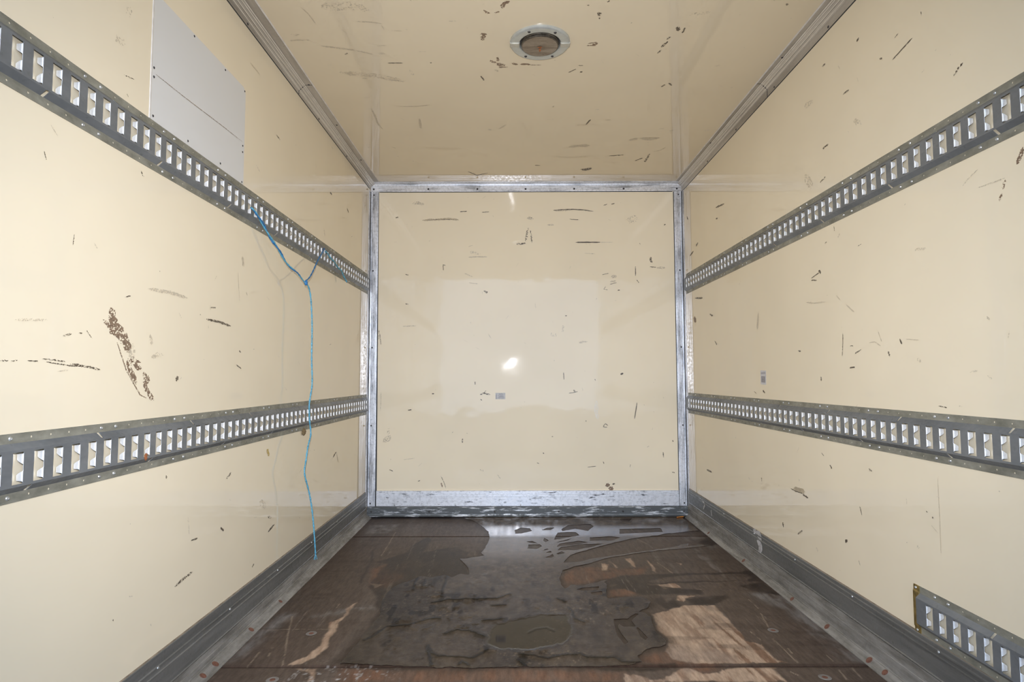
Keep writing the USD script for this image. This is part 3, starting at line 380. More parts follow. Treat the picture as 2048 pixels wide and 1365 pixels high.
def floor_paint(X, Y):
    """Colour and roughness of the boards: phenolic film, bare wood where it is worn off, damp and rust stains."""
    mixc = lambda c, k, t: c * (1 - k[..., None]) + np.asarray(t) * k[..., None]
    base = np.array((0.090, 0.064, 0.049))
    c = np.ones(X.shape + (3,)) * base
    n = nz(X, Y, 2.2, 1.6, 5, 1)
    c = mixc(c, smooth(n, 0.45, 0.75) * 0.55, (0.085, 0.064, 0.050))
    c = mixc(c, smooth(nz(X, Y, 14, 2.2, 5, 2), 0.52, 0.78) * 0.55, (0.145, 0.118, 0.098))
    c = mixc(c, smooth(nz(X, Y, 26, 3.5, 5, 9), 0.60, 0.72) * smooth(X, 0.4, 1.0) * 0.6, (0.19, 0.165, 0.148))
    r = 0.50 + 0.12 * (n - 0.5)
    WX, WY = warp(X, Y, 11, 0.010, 0.016)
    k = smooth(sdf(FLOOR["grey"], WX, WY), -0.03, 0.03) * smooth(nz(X, Y, 40, 16, 5, 4), 0.30, 0.62)
    c = mixc(c, k * 0.75, (0.215, 0.198, 0.182))
    k = smooth(sdf(FLOOR["red"], WX, WY), -0.025, 0.02) * (0.45 + 0.55 * smooth(nz(X, Y, 45, 10, 5, 6), 0.35, 0.65))
    c = mixc(c, k * 0.8, (0.165, 0.080, 0.046))
    k = smooth(sdf(FLOOR["wood"], WX, WY), -0.003, 0.006)
    g = nz(X + 0.12 * Y, Y, 80, 6, 5, 7)
    w = mixc(np.ones(X.shape + (3,)) * np.array((0.40, 0.285, 0.200)), smooth(g, 0.47, 0.62) * (0.35 + 0.65 * smooth(nz(X, Y, 5, 5, 3, 18), 0.40, 0.62)), (0.20, 0.115, 0.072))
    w = mixc(w, smooth(nz(X, Y, 9, 7, 4, 8), 0.50, 0.66) * 0.7, (0.25, 0.185, 0.142))
    c = mixc(c, k, 1.0 * w)
    WX, WY = warp(X, Y, 21, 0.008, 0.014)
    k = smooth(sdf(FLOOR["damp"], WX, WY), -0.008, 0.010) * (0.68 + 0.32 * smooth(nz(X, Y, 20, 9, 5, 28), 0.36, 0.58))
    c = mixc(c, k * 0.92, (0.024, 0.0145, 0.0105))
    r = r * (1 - k) + 0.46 * k
    k = smooth(sdf(FLOOR["wet"], *warp(X, Y, 23, 0.016, 0.024)), -0.050, 0.0) * (0.35 + 0.65 * smooth(nz(X, Y, 12, 8, 4, 25), 0.38, 0.6))
    c = mixc(c, k * 0.75, (0.030, 0.019, 0.013))
    k = smooth(0.0022 - line_d(FLOOR["scr"], *warp(X, Y, 31, 0.004, 0.006)), -0.0015, 0.0015) * smooth(nz(X, Y, 60, 30, 3, 12), 0.30, 0.5)
    c = mixc(c, k * 0.7, (0.30, 0.235, 0.170))
    sc = nz(X + 0.05 * Y, Y, 150, 2.2, 4, 81)                # fine drag scratches along the box
    c = mixc(c, smooth(sc, 0.66, 0.74) * smooth(nz(X, Y, 4, 3, 3, 82), 0.42, 0.62) * 0.45, (0.24, 0.195, 0.155))
    c = mixc(c, smooth(nz(X, Y, 5, 26, 4, 83), 0.60, 0.74) * 0.35, (0.050, 0.033, 0.025))
    k = smooth(Y, 3.90, 3.95)                              # grime plus painted gap shade, darkening the floor along the end wall
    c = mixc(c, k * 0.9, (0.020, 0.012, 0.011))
    for ys in (1.947, 3.495):                              # dirt drawn along the board joints
        k = smooth(0.006 + 0.016 * nz(X, Y, 9, 3, 4, 14) - np.abs(Y - ys), -0.004, 0.01)
        c = mixc(c, k * 0.75, (0.040, 0.023, 0.016))
    for sx, sy in ((-0.60, 1.88), (-0.55, 1.80), (0.25, 1.78), (-0.45, 1.86)):   # white speckle at the near joint
        k = smooth(0.11 - np.hypot(X - sx, (Y - sy) * 1.2), -0.05, 0.08) * smooth(nz(X, Y, 90, 60, 3, 15), 0.60, 0.68)
        if sx < 0:
            c = mixc(c, k * 0.7, (0.36, 0.34, 0.32))
    return c, r

floor = thing("floor", "dark worn plywood floor with bare wood patches and a muddy puddle", "floor", kind="structure")
obj("underfloor", box(-A, B, Y0, D, -T, -0.021), M_sub, floor)
XF0, XF1 = -A, B
for y0, y1 in ((3.498, D), (1.950, 3.492), (Y0, 1.944)):
    ys = np.r_[np.arange(Y0, 1.62, 0.06), 1.62] if y0 < 0 else []
    ys = np.r_[ys, np.linspace(max(y0, 1.66), y1, int((y1 - max(y0, 1.66)) / 0.005) + 2)]
    xs = np.linspace(XF0, XF1, 531)
    X, Y = np.meshgrid(xs, ys)
    c, r = floor_paint(X, Y)
    Z = 0.0006 * (nz(X, Y, 20, 8, 4, 33) - 0.5)
    edge = np.minimum(np.abs(Y - y0), np.abs(Y - y1))
    Z = Z - 0.003 * smooth(0.006 - edge, 0, 0.006)
    nx, ny = len(xs), len(ys)
    top = np.stack([X, Y, Z], -1).reshape(-1, 3)
    i = np.arange(nx * ny).reshape(ny, nx)
    f = np.stack([i[:-1, :-1], i[:-1, 1:], i[1:, 1:], i[1:, :-1]], -1).reshape(-1, 4)
    ring = np.r_[i[0], i[1:, -1], i[-1, -2::-1], i[-2:0:-1, 0]]
    low = top[ring] * [1, 1, 0] + [0, 0, -0.02]
    nr, base_i = len(ring), nx * ny
    k = np.arange(nr)
    side = np.stack([ring[k], base_i + k, base_i + (k + 1) % nr, ring[(k + 1) % nr]], -1)
    p = obj("plywood_sheet", (np.vstack([top, low]), np.vstack([f, side])), M_floor, floor)
    cc = np.vstack([c.reshape(-1, 3), c.reshape(-1, 3)[ring]])
    primvar(p, "wear_color", np.clip(cc, 0.004, 0.9))
    primvar(p, "wear_rough", np.r_[r.ravel(), r.ravel()[ring]])

def board_screw(x, y):
    s = obj("board_screw", lathe([(0.0, 0.0012), (0.006, 0.0012), (0.0085, 0.0004)], 16, (x, y, 0.0006)), M_rust, floor)
    obj("worn_ring", lathe([(0.0085, 0.0006), (0.013, 0.0014), (0.019, 0.0002)], 20, (x, y, 0.0006)), M_smear_g, s)
M_smear_g = plain("worn_screw_ring", (0.18, 0.16, 0.145), 0.5)
for x, y in ((-0.721, 2.193), (-0.728, 1.864), (0.935, 2.212), (0.945, 1.874)):
    board_screw(x, y)

# ------------------------------------------------------------------ puddle
xs, ys = np.linspace(-0.75, 1.13, 471), np.linspace(1.90, 3.975, 520)
X, Y = np.meshgrid(xs, ys)
WX, WY = warp(X, Y, 41, 0.007, 0.012)
wet = sdf(FLOOR["wet"], WX, WY)
isl = sdf(FLOOR["dry"], *warp(X, Y, 47, 0.004, 0.010))
wet = np.minimum(wet, -isl)
wet = np.maximum(wet, sdf(FLOOR["wet2"], *warp(X, Y, 49, 0.004, 0.008)))
depth = np.clip(0.5 + wet / 0.012, 0, 1)
calm = smooth(sdf(FLOOR["pool"], *warp(X, Y, 53, 0.01, 0.02)), -0.015, 0.02)
calm = np.maximum(calm, smooth(Y, 2.45, 3.25) * 0.80)
calm = np.maximum(calm, smooth(Y, 3.25, 3.55) * 0.96)
calm = np.maximum(calm, 0.55 * smooth(nz(X, Y, 5, 4, 3, 60), 0.45, 0.62))
rid = smooth(0.006 - line_d(FLOOR["ridges"], *warp(X, Y, 57, 0.006, 0.008)), -0.006, 0.004)
_pool = smooth(sdf(FLOOR["pool"], *warp(X, Y, 53, 0.01, 0.02)), -0.015, 0.02)
Z = 0.0016 + 0.0018 * rid * (1 - 0.75 * _pool) - 0.0006 * _pool + (1 - calm) * 0.0016 * (nz(X, Y, 60, 34, 4, 61) - 0.5) * smooth(wet, 0.0, 0.05)
Z = Z + (1 - calm) * 0.0026 * smooth(nz(X, Y, 22, 16, 4, 63), 0.60, 0.70) * smooth(wet, 0.03, 0.10) * smooth(3.2 - Y, 0, 0.5)
keep = depth > 0.02
i = np.arange(X.size).reshape(X.shape)
kq = keep[:-1, :-1] | keep[1:, :-1] | keep[:-1, 1:] | keep[1:, 1:]
f = np.stack([i[:-1, :-1], i[:-1, 1:], i[1:, 1:], i[1:, :-1]], -1)[kq]
uniq, inv = np.unique(f, return_inverse=True)
v = np.stack([X, Y, Z], -1).reshape(-1, 3)[uniq]
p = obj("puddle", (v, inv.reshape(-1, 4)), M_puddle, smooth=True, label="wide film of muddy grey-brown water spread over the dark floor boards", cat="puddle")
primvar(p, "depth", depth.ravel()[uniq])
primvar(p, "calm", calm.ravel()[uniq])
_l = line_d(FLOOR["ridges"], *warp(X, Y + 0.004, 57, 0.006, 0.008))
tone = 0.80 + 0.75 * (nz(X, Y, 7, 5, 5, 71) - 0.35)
tone = tone * (1 - 0.75 * smooth(0.006 - _l, -0.003, 0.004))  # darker along ridge edges: shadow and wet rim put into the colour
tone = tone * (1 - 0.60 * smooth(nz(X, Y, 34, 16, 5, 73), 0.58, 0.68) * (1 - calm))
tone = tone * (1 + 0.9 * smooth(nz(X, Y, 110, 60, 4, 75), 0.60, 0.70) * smooth(nz(X, Y, 6, 5, 3, 76), 0.45, 0.6))
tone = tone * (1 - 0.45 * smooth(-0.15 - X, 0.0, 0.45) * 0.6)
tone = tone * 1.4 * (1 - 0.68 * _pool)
tone = np.clip(tone * (1 + 0.4 * smooth(Y, 2.3, 3.3)), 0.1, 2.4)  # lighter toward the back: sheen growing with distance put into the colour
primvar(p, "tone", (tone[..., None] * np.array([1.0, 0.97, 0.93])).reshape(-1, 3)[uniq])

# ------------------------------------------------------------------ trims
def screw_mesh(at, n, r=0.0045, h=0.0022, seg=12):
    return lathe([(0, h * 0.45), (r * 0.36, h * 0.45), (r * 0.42, h), (r * 0.75, h * 0.8), (r, 0)], seg, at, n)

def cove(side, drop, reach, name, label, screws):
    sx = 1 if side == "L" else -1
    x0 = -A if side == "L" else B
    prof = [(0, -drop), (0.003, -drop), (0.003, -0.030), (0.0065, -0.0275), (0.0065, -0.0255), (0.0085, -0.0245), (0.012, -0.0205), (0.0155, -0.020), (0.017, -0.0175),
            (0.0165, -0.016), (0.021, -0.0115), (0.0245, -0.0105), (0.0255, -0.0085), (0.029, -0.0065), (0.031, -0.003), (reach, -0.003), (reach, 0), (0, 0)]
    x = thing(name, label, "trim", kind="structure")
    obj("corner_profile", prism([(x0 + sx * a, H + b) for a, b in prof], Y0, D - 0.001, "y"), M_cove, x)
    obj("sealant_bead", prism([(x0 + sx * reach, H), (x0 + sx * (reach + 0.006), H), (x0 + sx * (reach + 0.001), H - 0.003)], Y0, D - 0.05, "y"), M_bead, x, label="thin pale sealant line along the ceiling edge")
    obj("edge_shadow", prism([(x0, H - drop), (x0 + sx * 0.0025, H - drop), (x0, H - drop - 0.003)], Y0, D - 0.05, "y"), M_dark_line, x, label="painted shadow line along the wall edge")  # dark strip laid in as the shadow below the profile edge
    for a, b in ((0.0075, -0.0262), (0.0166, -0.0188), (0.0244, -0.0106), (0.0300, -0.0058)):
        q, w = 0.0011, 0.0010
        pts = [(a - w, b - w), (a + w, b + w), (a + w + q, b + w - q), (a - w + q, b - w - q)]
        obj("worn_ridge", prism([(x0 + sx * u, H + v_) for u, v_ in pts], Y0, D - 0.05, "y"), M_ridge, x, label="worn bright ridge")
    for y, where in screws:
        if where == "c":
            obj("screw", screw_mesh((x0 + sx * (reach - 0.014), y, H - 0.003), (0, 0, -1), 0.005), M_dark, x)
        else:
            obj("screw", screw_mesh((x0 + sx * 0.003, y, H - drop + 0.008), (sx, 0, 0), 0.005), M_dark, x)
    obj("profile_joint", prism([(x0 + sx * a, H + b) for a, b in [(0.0032, -drop), (0.0045, -drop), (0.0036, -0.031), (0.0315, -0.0036), (reach, -0.0036), (reach, -0.0032), (0.03, -0.0032), (0.0032, -0.03)]], 2.62, 2.623, "y"), M_dark_line, x)
cove("L", 0.045, 0.062, "trim_1", "long aluminium corner profile between left wall and ceiling", [(2.62, "c"), (3.05, "c"), (3.55, "c"), (2.1, "w"), (2.9, "w"), (3.4, "w")])
cove("R", 0.062, 0.048, "trim_2", "long aluminium corner profile between right wall and ceiling", [(2.1, "w"), (2.55, "w"), (3.0, "w"), (3.45, "w"), (3.3, "c"), (2.4, "c")])

# top bar of the end wall
t3 = thing("trim_3", "aluminium bar across the top of the end wall, with dark screws", "trim", kind="structure")
prof = [(D, H - 0.004), (D - 0.045, H - 0.0005), (D - 0.045, H - 0.0035), (D - 0.008, H - 0.006), (D - 0.007, H - 0.018), (D - 0.009, H - 0.019), (D - 0.009, H - 0.022), (D - 0.006, H - 0.023),
        (D - 0.006, H - 0.030), (D - 0.0085, H - 0.031), (D - 0.0085, H - 0.034), (D - 0.006, H - 0.035), (D - 0.006, H - 0.055), (D - 0.0045, H - 0.058), (D, H - 0.058)]
obj("top_bar", prism([(a, b) for a, b in prof], -A + 0.002, B - 0.002, "x"), M_frame_x, t3)
for x in (-0.944, -0.572, -0.238, 0.09, 0.421, 0.758, 1.12):
    obj("screw", screw_mesh((x, D - 0.006, H - 0.041), (0, -1, 0), 0.0065, 0.003), M_dark, t3)
obj("dark_gap_strip", box(-0.905, 1.09, D - 0.002, D, H - 0.0615, H - 0.058), M_dark_line, t3)  # near-black strip along the lower edge of the bar

def upright(side, name, label):
    sx = 1 if side == "L" else -1
    x0 = -A if side == "L" else B
    w = 0.055
    P = [(0, 0), (w, 0), (w, -0.004), (0.046, -0.0045), (0.046, -0.008), (0.043, -0.008), (0.042, -0.005), (0.034, -0.005), (0.033, -0.0075), (0.029, -0.0075), (0.028, -0.005), (0.020, -0.005),
         (0.019, -0.008), (0.015, -0.008), (0.014, -0.006), (0.006, -0.007), (0.0035, -0.012), (0.0035, -0.030), (0.005, -0.031), (0.005, -0.034), (0.003, -0.035), (0.003, -0.047), (0, -0.047)]
    x = thing(name, label, "trim", kind="structure")
    obj("upright_bar", prism([(x0 + sx * a, D + b) for a, b in P], 0.067, H - 0.0585, "z"), M_frame, x)
    for z in (2.156, 1.635, 1.115, 0.595, 0.085):
        obj("screw", screw_mesh((x0 + sx * 0.0245, D - 0.005, z), (0, -1, 0), 0.0055, 0.003), M_dark, x)
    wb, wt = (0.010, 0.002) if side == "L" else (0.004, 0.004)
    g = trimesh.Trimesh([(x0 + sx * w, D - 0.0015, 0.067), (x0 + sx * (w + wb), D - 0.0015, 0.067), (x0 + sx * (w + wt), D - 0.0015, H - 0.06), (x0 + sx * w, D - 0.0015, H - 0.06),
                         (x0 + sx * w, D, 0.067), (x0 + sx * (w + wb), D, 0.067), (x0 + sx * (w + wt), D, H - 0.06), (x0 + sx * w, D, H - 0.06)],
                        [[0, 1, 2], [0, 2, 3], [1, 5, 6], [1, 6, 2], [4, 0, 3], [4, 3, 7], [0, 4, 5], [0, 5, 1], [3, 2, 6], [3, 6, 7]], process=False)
    obj("dark_gap_strip", g, M_dark_line, x)  # tapered near-black strip standing for the shade in the gap
    obj("corner_gap", box(*sorted((x0 + sx * 0.0036, x0 + sx * 0.0062)), D - 0.0135, D - 0.007, 0.067, H - 0.06), M_dark_line, x, label="dark line in the corner")  # near-black strip set into the corner of the upright
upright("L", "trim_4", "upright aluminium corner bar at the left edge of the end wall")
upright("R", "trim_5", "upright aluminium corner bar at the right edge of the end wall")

# kick bars at the foot of the end wall
bb = thing("baseboard_back", "silver and grey metal kick bars along the foot of the end wall", "baseboard", kind="structure")
P = [(D, 0.067), (D, 0.168), (D - 0.008, 0.168), (D - 0.010, 0.166), (D - 0.010, 0.148), (D - 0.007, 0.147), (D - 0.007, 0.144), (D - 0.012, 0.143), (D - 0.012, 0.132), (D - 0.008, 0.131), (D - 0.008, 0.128),
     (D - 0.011, 0.127), (D - 0.011, 0.067)]
obj("kick_plate", prism(P, -0.902, 1.094, "x"), M_kick, bb, label="scuffed silver kick plate")
P = [(D, 0.003), (D - 0.034, 0.003), (D - 0.036, 0.006), (D - 0.036, 0.009), (D - 0.028, 0.011), (D - 0.026, 0.020), (D - 0.026, 0.058), (D - 0.022, 0.066), (D, 0.067)]
obj("sill_bar", prism(P, -A + 0.006, B - 0.006, "x"), M_lip, bb, label="dark grimy lower sill bar")
obj("joint_line", box(-0.902, 1.094, D - 0.0125, D - 0.010, 0.0655, 0.0685), M_dark_line, bb)
for x in (-0.93, -0.55, -0.12, 0.30, 0.72, 1.12):
    obj("screw", screw_mesh((x, D - 0.026, 0.036), (0, -1, 0), 0.006, 0.003), M_dark, bb)
for x in (-0.78, -0.38, 0.05, 0.33, 0.52, 0.93):
    obj("screw", screw_mesh((x, D - 0.011, 0.075), (0, -1, 0), 0.005, 0.003), M_screw, bb)

def skirting(side, top, r1, r2, crease, toe_e, name, label, screws):
    sx = 1 if side == "L" else -1
    x0 = -A if side == "L" else B
    x = thing(name, label, "baseboard", kind="structure")
    leg = [(0, top), (0.004, top), (0.005, top - 0.002), (0.005, r1 + 0.006), (0.0085, r1 + 0.004), (0.0085, r1), (0.006, r1 - 0.002), (0.006, r2 + 0.003), (0.009, r2 + 0.001), (0.009, r2 - 0.003), (0.006, r2 - 0.005),
           (0.006, crease + 0.004), (0.008, crease), (0.005, crease - 0.003), (0, crease - 0.003)]
    obj("wall_leg", prism([(x0 + sx * a, b) for a, b in leg], Y0, D - 0.05, "y"), M_base, x)
    foot = [(0, crease - 0.0035), (0.0065, crease - 0.0035), (0.009, crease * 0.66), (0.0105, crease * 0.66 - 0.001), (0.0105, crease * 0.62), (0.0125, 0.024), (0.015, 0.0225), (0.0155, 0.0195), (toe_e - 0.004, 0.0048), (toe_e, 0.0018), (toe_e, 0.0), (0, 0.0)]
    obj("floor_flange", prism([(x0 + sx * a, b) for a, b in foot], Y0, D - 0.05, "y"), M_flange, x)
    n = np.array([sx * (0.0195 - 0.0048), 0, toe_e - 0.0195]); n /= np.linalg.norm(n)
    for y, s in screws:
        e = 0.0155 + (toe_e - 0.0195) * 0.48
        z = 0.0195 - 0.0147 * 0.48
        obj("flange_screw", lathe([(0, 0.0006), (s * 0.55, 0.0004), (s * 0.9, 0.001), (s, 0.0002)], 18, (x0 + sx * e, y, z), n), M_rust, x)
    for y in np.arange(1.25, D - 0.1, 0.41):
        obj("leg_screw", screw_mesh((x0 + sx * 0.0085, y, r1 + 0.002), (sx, 0, 0), 0.0042), M_screw, x)
    obj("caulk_line", prism([(x0, top), (x0 + sx * 0.003, top), (x0, top + 0.0025)], Y0, D - 0.05, "y"), M_bead_d, x)
    return x
M_bead_d = plain("dirty_caulk", (0.22, 0.17, 0.12), 0.6, var=0.4, scale=30)
skirting("L", 0.166, 0.130, 0.115, 0.060, 0.045, "baseboard_left", "grey ribbed metal skirting along the foot of the left wall", [(1.865, 0.0105), (1.94, 0.0115), (2.198, 0.0105), (2.468, 0.0085)])
br = skirting("R", 0.186, 0.168, 0.155, 0.095, 0.036, "baseboard_right", "grey ribbed metal skirting along the foot of the right wall, with white smears",
              [(1.879, 0.0105), (1.959, 0.0115), (2.215, 0.011), (2.485, 0.0095), (2.996, 0.0105), (3.52, 0.0095)])
def smear(pts, w, sd):
    O, U, V, N = FRAME["R"]
    m = mark_mesh("R", w * 1000, 0.92, [c * 1000 for p in pts for c in p], sd)
    obj("paint_smear", (m[0] - np.array([0.0072, 0, 0]), m[1]), M_smear, br, label="white paint smear")
smear([(3.685, 0.170), (3.645, 0.160), (3.63, 0.145), (3.66, 0.118)], 0.016, 901)
smear([(3.514, 0.143), (3.510, 0.128), (3.505, 0.112)], 0.020, 902)
smear([(2.90, 0.182), (2.865, 0.178), (2.83, 0.172), (2.815, 0.162)], 0.030, 903)
smear([(2.86, 0.143), (2.83, 0.138), (2.82, 0.120), (2.845, 0.102)], 0.030, 904)

# ------------------------------------------------------------------ cargo rails
PITCH_S, SH, SW = 0.0508, 0.0305, 0.0130                   # slot pitch, half height, half width
STRIPS = [(0.0, 0.0192, 0.0016, 0.0016), (0.0192, 0.0312, 0.0016, 0.0140), (0.0312, 0.1018, 0.0140, 0.0140), (0.1018, 0.1138, 0.0140, 0.0016), (0.1138, 0.133, 0.0016, 0.0016)]

def rail(side, zc, ya, yb, yslot, label, screw_phase, hole_b, hole_t, end_cap=False):
    sx = 1 if side == "L" else -1
    x0 = -A if side == "L" else B
    zb = zc - 0.0665
    R = thing("cargo_rail", label, "cargo rail", "cargo rails on the side walls", at=(x0, (ya + yb) / 2, zc))
    org = np.array([x0, (ya + yb) / 2, zc])
    def put(m):                                            # (y, v, e) -> place on the wall, relative to the rail's own origin
        v = np.asarray(m.vertices)
        w = np.c_[x0 + sx * v[:, 2], v[:, 0], zb + v[:, 1]] - org
        o = trimesh.Trimesh(w, m.faces, process=False)
        if sx < 0:
            pass
        else:
            o.invert()
        return o
    k0, k1 = math.ceil((ya + 0.019 - yslot) / PITCH_S), math.floor((yb - (0.05 if end_cap else 0.019) - yslot) / PITCH_S)
    slots = [yslot + k * PITCH_S for k in range(k0, k1 + 1)]
    parts = {"face": [], "flange": []}
    for si, (v0, v1, e0, e1) in enumerate(STRIPS):
        L = math.hypot(v1 - v0, e1 - e0)
        holes = []
        if si == 2:
            holes = [sbox(y - SW, 0.0665 - 0.0312 - SH, y + SW, 0.0665 - 0.0312 + SH) for y in slots]
        elif si in (0, 4):
            holes = [Point(y - 0.006, L * (0.55 if si == 0 else 0.5)).buffer(0.0024, 6) for y in slots]
        else:
            ph = hole_b if si == 1 else hole_t
            holes = [LineString([(y, L * 0.18), (y, L * 0.84)]).buffer(0.0048, 5) for y in np.arange(ph, yb - 0.02, 0.4) if y > ya + 0.02]
        edges = [ya] + [y + PITCH_S / 2 for y in slots[:-1]] + [yb]   # cut the strip per slot, so that no triangle is very long
        hs = shapely.union_all(holes) if holes else None
        for a, b in zip(edges[:-1], edges[1:]):
            poly = sbox(a, 0, b, L)
            if hs is not None:
                poly = poly.difference(hs)
            for g in getattr(poly, "geoms", [poly]):
                if g.area < 1e-7:
                    continue
                m = trimesh.creation.extrude_polygon(g, 0.0014, engine="earcut")
                v = m.vertices
                dv, de = (v1 - v0) / L, (e1 - e0) / L
                y_, s_, h_ = v[:, 0], v[:, 1], v[:, 2] - 0.0014
                m = trimesh.Trimesh(np.c_[y_, v0 + dv * s_ - de * h_, e0 + de * s_ + dv * h_], m.faces, process=False)
                parts["flange" if si in (0, 4) else "face"].append(put(m))
    obj("rail_plate", cat_(parts["face"]), M_rail, R)
    nf = len(parts["flange"]) // 2
    obj("flange", cat_(parts["flange"][:nf]), M_railfl, R)
    obj("flange", cat_(parts["flange"][nf:]), M_railfl, R)
    # bent tabs inside every slot
    tv = np.r_[-0.0275, -0.0272, np.linspace(-0.0256, 0.0256, 25), 0.0272, 0.0275]
    av = np.abs(tv)
    dep = 0.0004 + 0.0112 * np.clip((av - 0.0068) / 0.0072, 0, 1) ** 0.9 * np.clip((0.0272 - av) / 0.0016, 0, 1)
    verts, faces = [], []
    ns = 8
    for sgn in (1, -1):
        b0 = len(verts)
        for i_, (t_, d_) in enumerate(zip(tv, dep)):
            rr = min(0.0022, d_)
            ss = np.linspace(0, 1, ns) * (rr * math.pi / 2 + max(d_ - rr, 0))
            for s_ in ss:
                if s_ <= rr * math.pi / 2:
                    yy, ee = SW - rr * math.sin(s_ / rr), 0.0139 - rr * (1 - math.cos(s_ / rr))
                else:
                    yy, ee = SW - rr, 0.0139 - rr - (s_ - rr * math.pi / 2)
                verts.append((sgn * yy, 0.0665 + t_, ee))
        for i_ in range(len(tv) - 1):
            for j_ in range(ns - 1):
                a_ = b0 + i_ * ns + j_
                q = [a_, a_ + ns, a_ + ns + 1, a_ + 1]
                q = q if sgn > 0 else q[::-1]
                faces += [[q[0], q[1], q[2]], [q[0], q[2], q[3]]]
    tabs = trimesh.Trimesh(verts, faces, process=False)
    for y in slots:
        m = tabs.copy()
        m.apply_translation([y, 0, 0])
        obj("slot_tab", put(m), M_tab, R, smooth=35)
    for si in (0.0106, 0.1235):
        for k in range(k0, k1 + 1):
            if (k - screw_phase) % 6 in (0, 1):
                y = yslot + k * PITCH_S - 0.006
                m = screw_mesh((0, 0, 0), (sx, 0, 0))
                m.apply_translation(np.array([x0 + sx * 0.0016, y, zb + si]) - org)
                obj("screw", m, M_screw, R)
    if end_cap:
        pv = [(0.0, 0.0), (0.133, 0.0), (0.133, 0.0034), (0.119, 0.0038), (0.115, 0.0058), (0.018, 0.0058), (0.014, 0.0038), (0.0, 0.0034)]
        m = trimesh.creation.extrude_polygon(Polygon(pv), 0.024, engine="earcut")
        v = m.vertices
        m = trimesh.Trimesh(np.c_[v[:, 2] + yb - 0.0005, v[:, 0], v[:, 1]], m.faces, process=False)
        m = put(m)
        if m.volume < 0:
            m.invert()
        obj("end_cap", m, M_gold, R, label="yellow zinc end strip")
        for vv in (0.0075, 0.1255):
            s = screw_mesh((0, 0, 0), (sx, 0, 0), 0.0045)
            s.apply_translation(np.array([x0 + sx * 0.0034, yb + 0.014, zb + vv]) - org)
            obj("screw", s, M_screw, R)
    return R, org

ZU, ZL = EYE + 0.6265, EYE - 0.1715
rail("L", ZU, 0.35, 3.948, 1.1122, "long slotted grey cargo rail high on the left wall, below the pale patch panel", -2, 1.191, 1.40)
rll, org_ll = rail("L", ZL, 0.35, 3.955, 1.1610, "long slotted grey cargo rail low on the left wall, with an orange rust spot", -1, 1.195, 1.398)
rail("R", ZU - 0.006, 0.35, 3.940, 1.3447, "long slotted grey cargo rail high on the right wall", 1, 1.382, 1.585)
rail("R", ZL + 0.007, 0.35, 3.945, 1.3963, "long slotted grey cargo rail low on the right wall, below the small white sticker", 4, 1.586, 1.386)
rail("R", EYE - 0.6585, 0.45, 1.736, 1.6818, "short slotted cargo rail with a yellow end strip, bottom right above the skirting", -1, 1.20, 1.47, end_cap=True)
m = mark_mesh("L", 12, 0.97, [1563, 716, 1563, 700], 905)
obj("rust_spot", (m[0] + np.array([0.0142, 0, 0]) - org_ll, m[1]), M_rusto, rll, label="orange rust spot")

# ------------------------------------------------------------------ pale patch panel on the left wall
pp = thing("patch_panel", "pale grey riveted sheet patching the upper left wall", "wall panel", at=(-A, 1.828, 1.70))
po = np.array([-A, 1.828, 1.70])
outline = Polygon([(1.551, 1.6035), (2.103, 1.6035), (2.103, 1.935), (2.098, 1.948), (2.085, 1.956), (1.551, 1.956)])
m = prism(affinity.translate(outline, 0, 0), 0, 0.0012, "z")
v = m.vertices
m = trimesh.Trimesh(np.c_[-A + v[:, 2], v[:, 0], v[:, 1]] - po, m.faces, process=False)
obj("sheet", m, M_patch, pp)
for y, z in ((1.560, 1.747), (1.561, 1.722), (1.753, 1.949), (1.949, 1.947), (2.095, 1.945), (2.090, 1.742), (2.090, 1.719), (1.563, 1.615), (1.736, 1.616), (1.933, 1.62), (2.09, 1.61)):
    s = screw_mesh((-A + 0.0012, y, z), (1, 0, 0), 0.0036, 0.0016)
    s.apply_translation(-po)
    obj("rivet", s, M_rivet if "M_rivet" in globals() else M_dark, pp)
cv = prism([(-A, 1.5465), (-A + 0.002, 1.5475), (-A + 0.002, 1.5515), (-A, 1.552)], 1.6035, 1.956, "z")
cv.apply_translation(-po)
obj("caulk_line", cv, M_bead, pp, label="pale pinkish caulk along the near edge")
m = mark_mesh("L", 2.6, 0.8, [1570, 1733, 1700, 1737, 1820, 1743, 1950, 1750, 2085, 1755], 911)
obj("scratch", (m[0] + np.array([0.0012, 0, 0]) - po, m[1]), plain("brown_scratch", (0.30, 0.24, 0.18), 0.5, var=0.3), pp, label="long brown scratch")

# ------------------------------------------------------------------ round ceiling vent
VX, VY = 0.1105, 2.287
vt = thing("ceiling_vent", "round recessed ceiling vent with pale metal ring and rusty plate", "vent", at=(VX, VY, H))
def turn(profile, seg=64):
    return lathe([(r, z) for r, z in profile], seg)
obj("ring", turn([(0.1185, 0.0), (0.1185, -0.006), (0.1150, -0.010), (0.108, -0.0112), (0.086, -0.0112), (0.082, -0.009), (0.080, -0.004), (0.079, 0.0)]), M_ring, vt, smooth=40)
obj("drum", turn([(0.0735, 0.0), (0.0735, -0.006), (0.0722, -0.0075), (0.0735, -0.009), (0.0735, -0.0125), (0.0722, -0.0135), (0.0735, -0.0145), (0.0735, -0.0165), (0.0722, -0.0180), (0.0695, -0.0186)]), M_ventcup, vt, smooth=40)
obj("plate", turn([(0.0, -0.0172), (0.012, -0.0172), (0.030, -0.0176), (0.060, -0.0184), (0.0697, -0.0185)]), M_ventplate, vt, smooth=True)
obj("gap", turn([(0.0735, -0.0004), (0.079, -0.0004)], 48), M_dark_line, vt, label="dark gap round the drum")
rs = rng
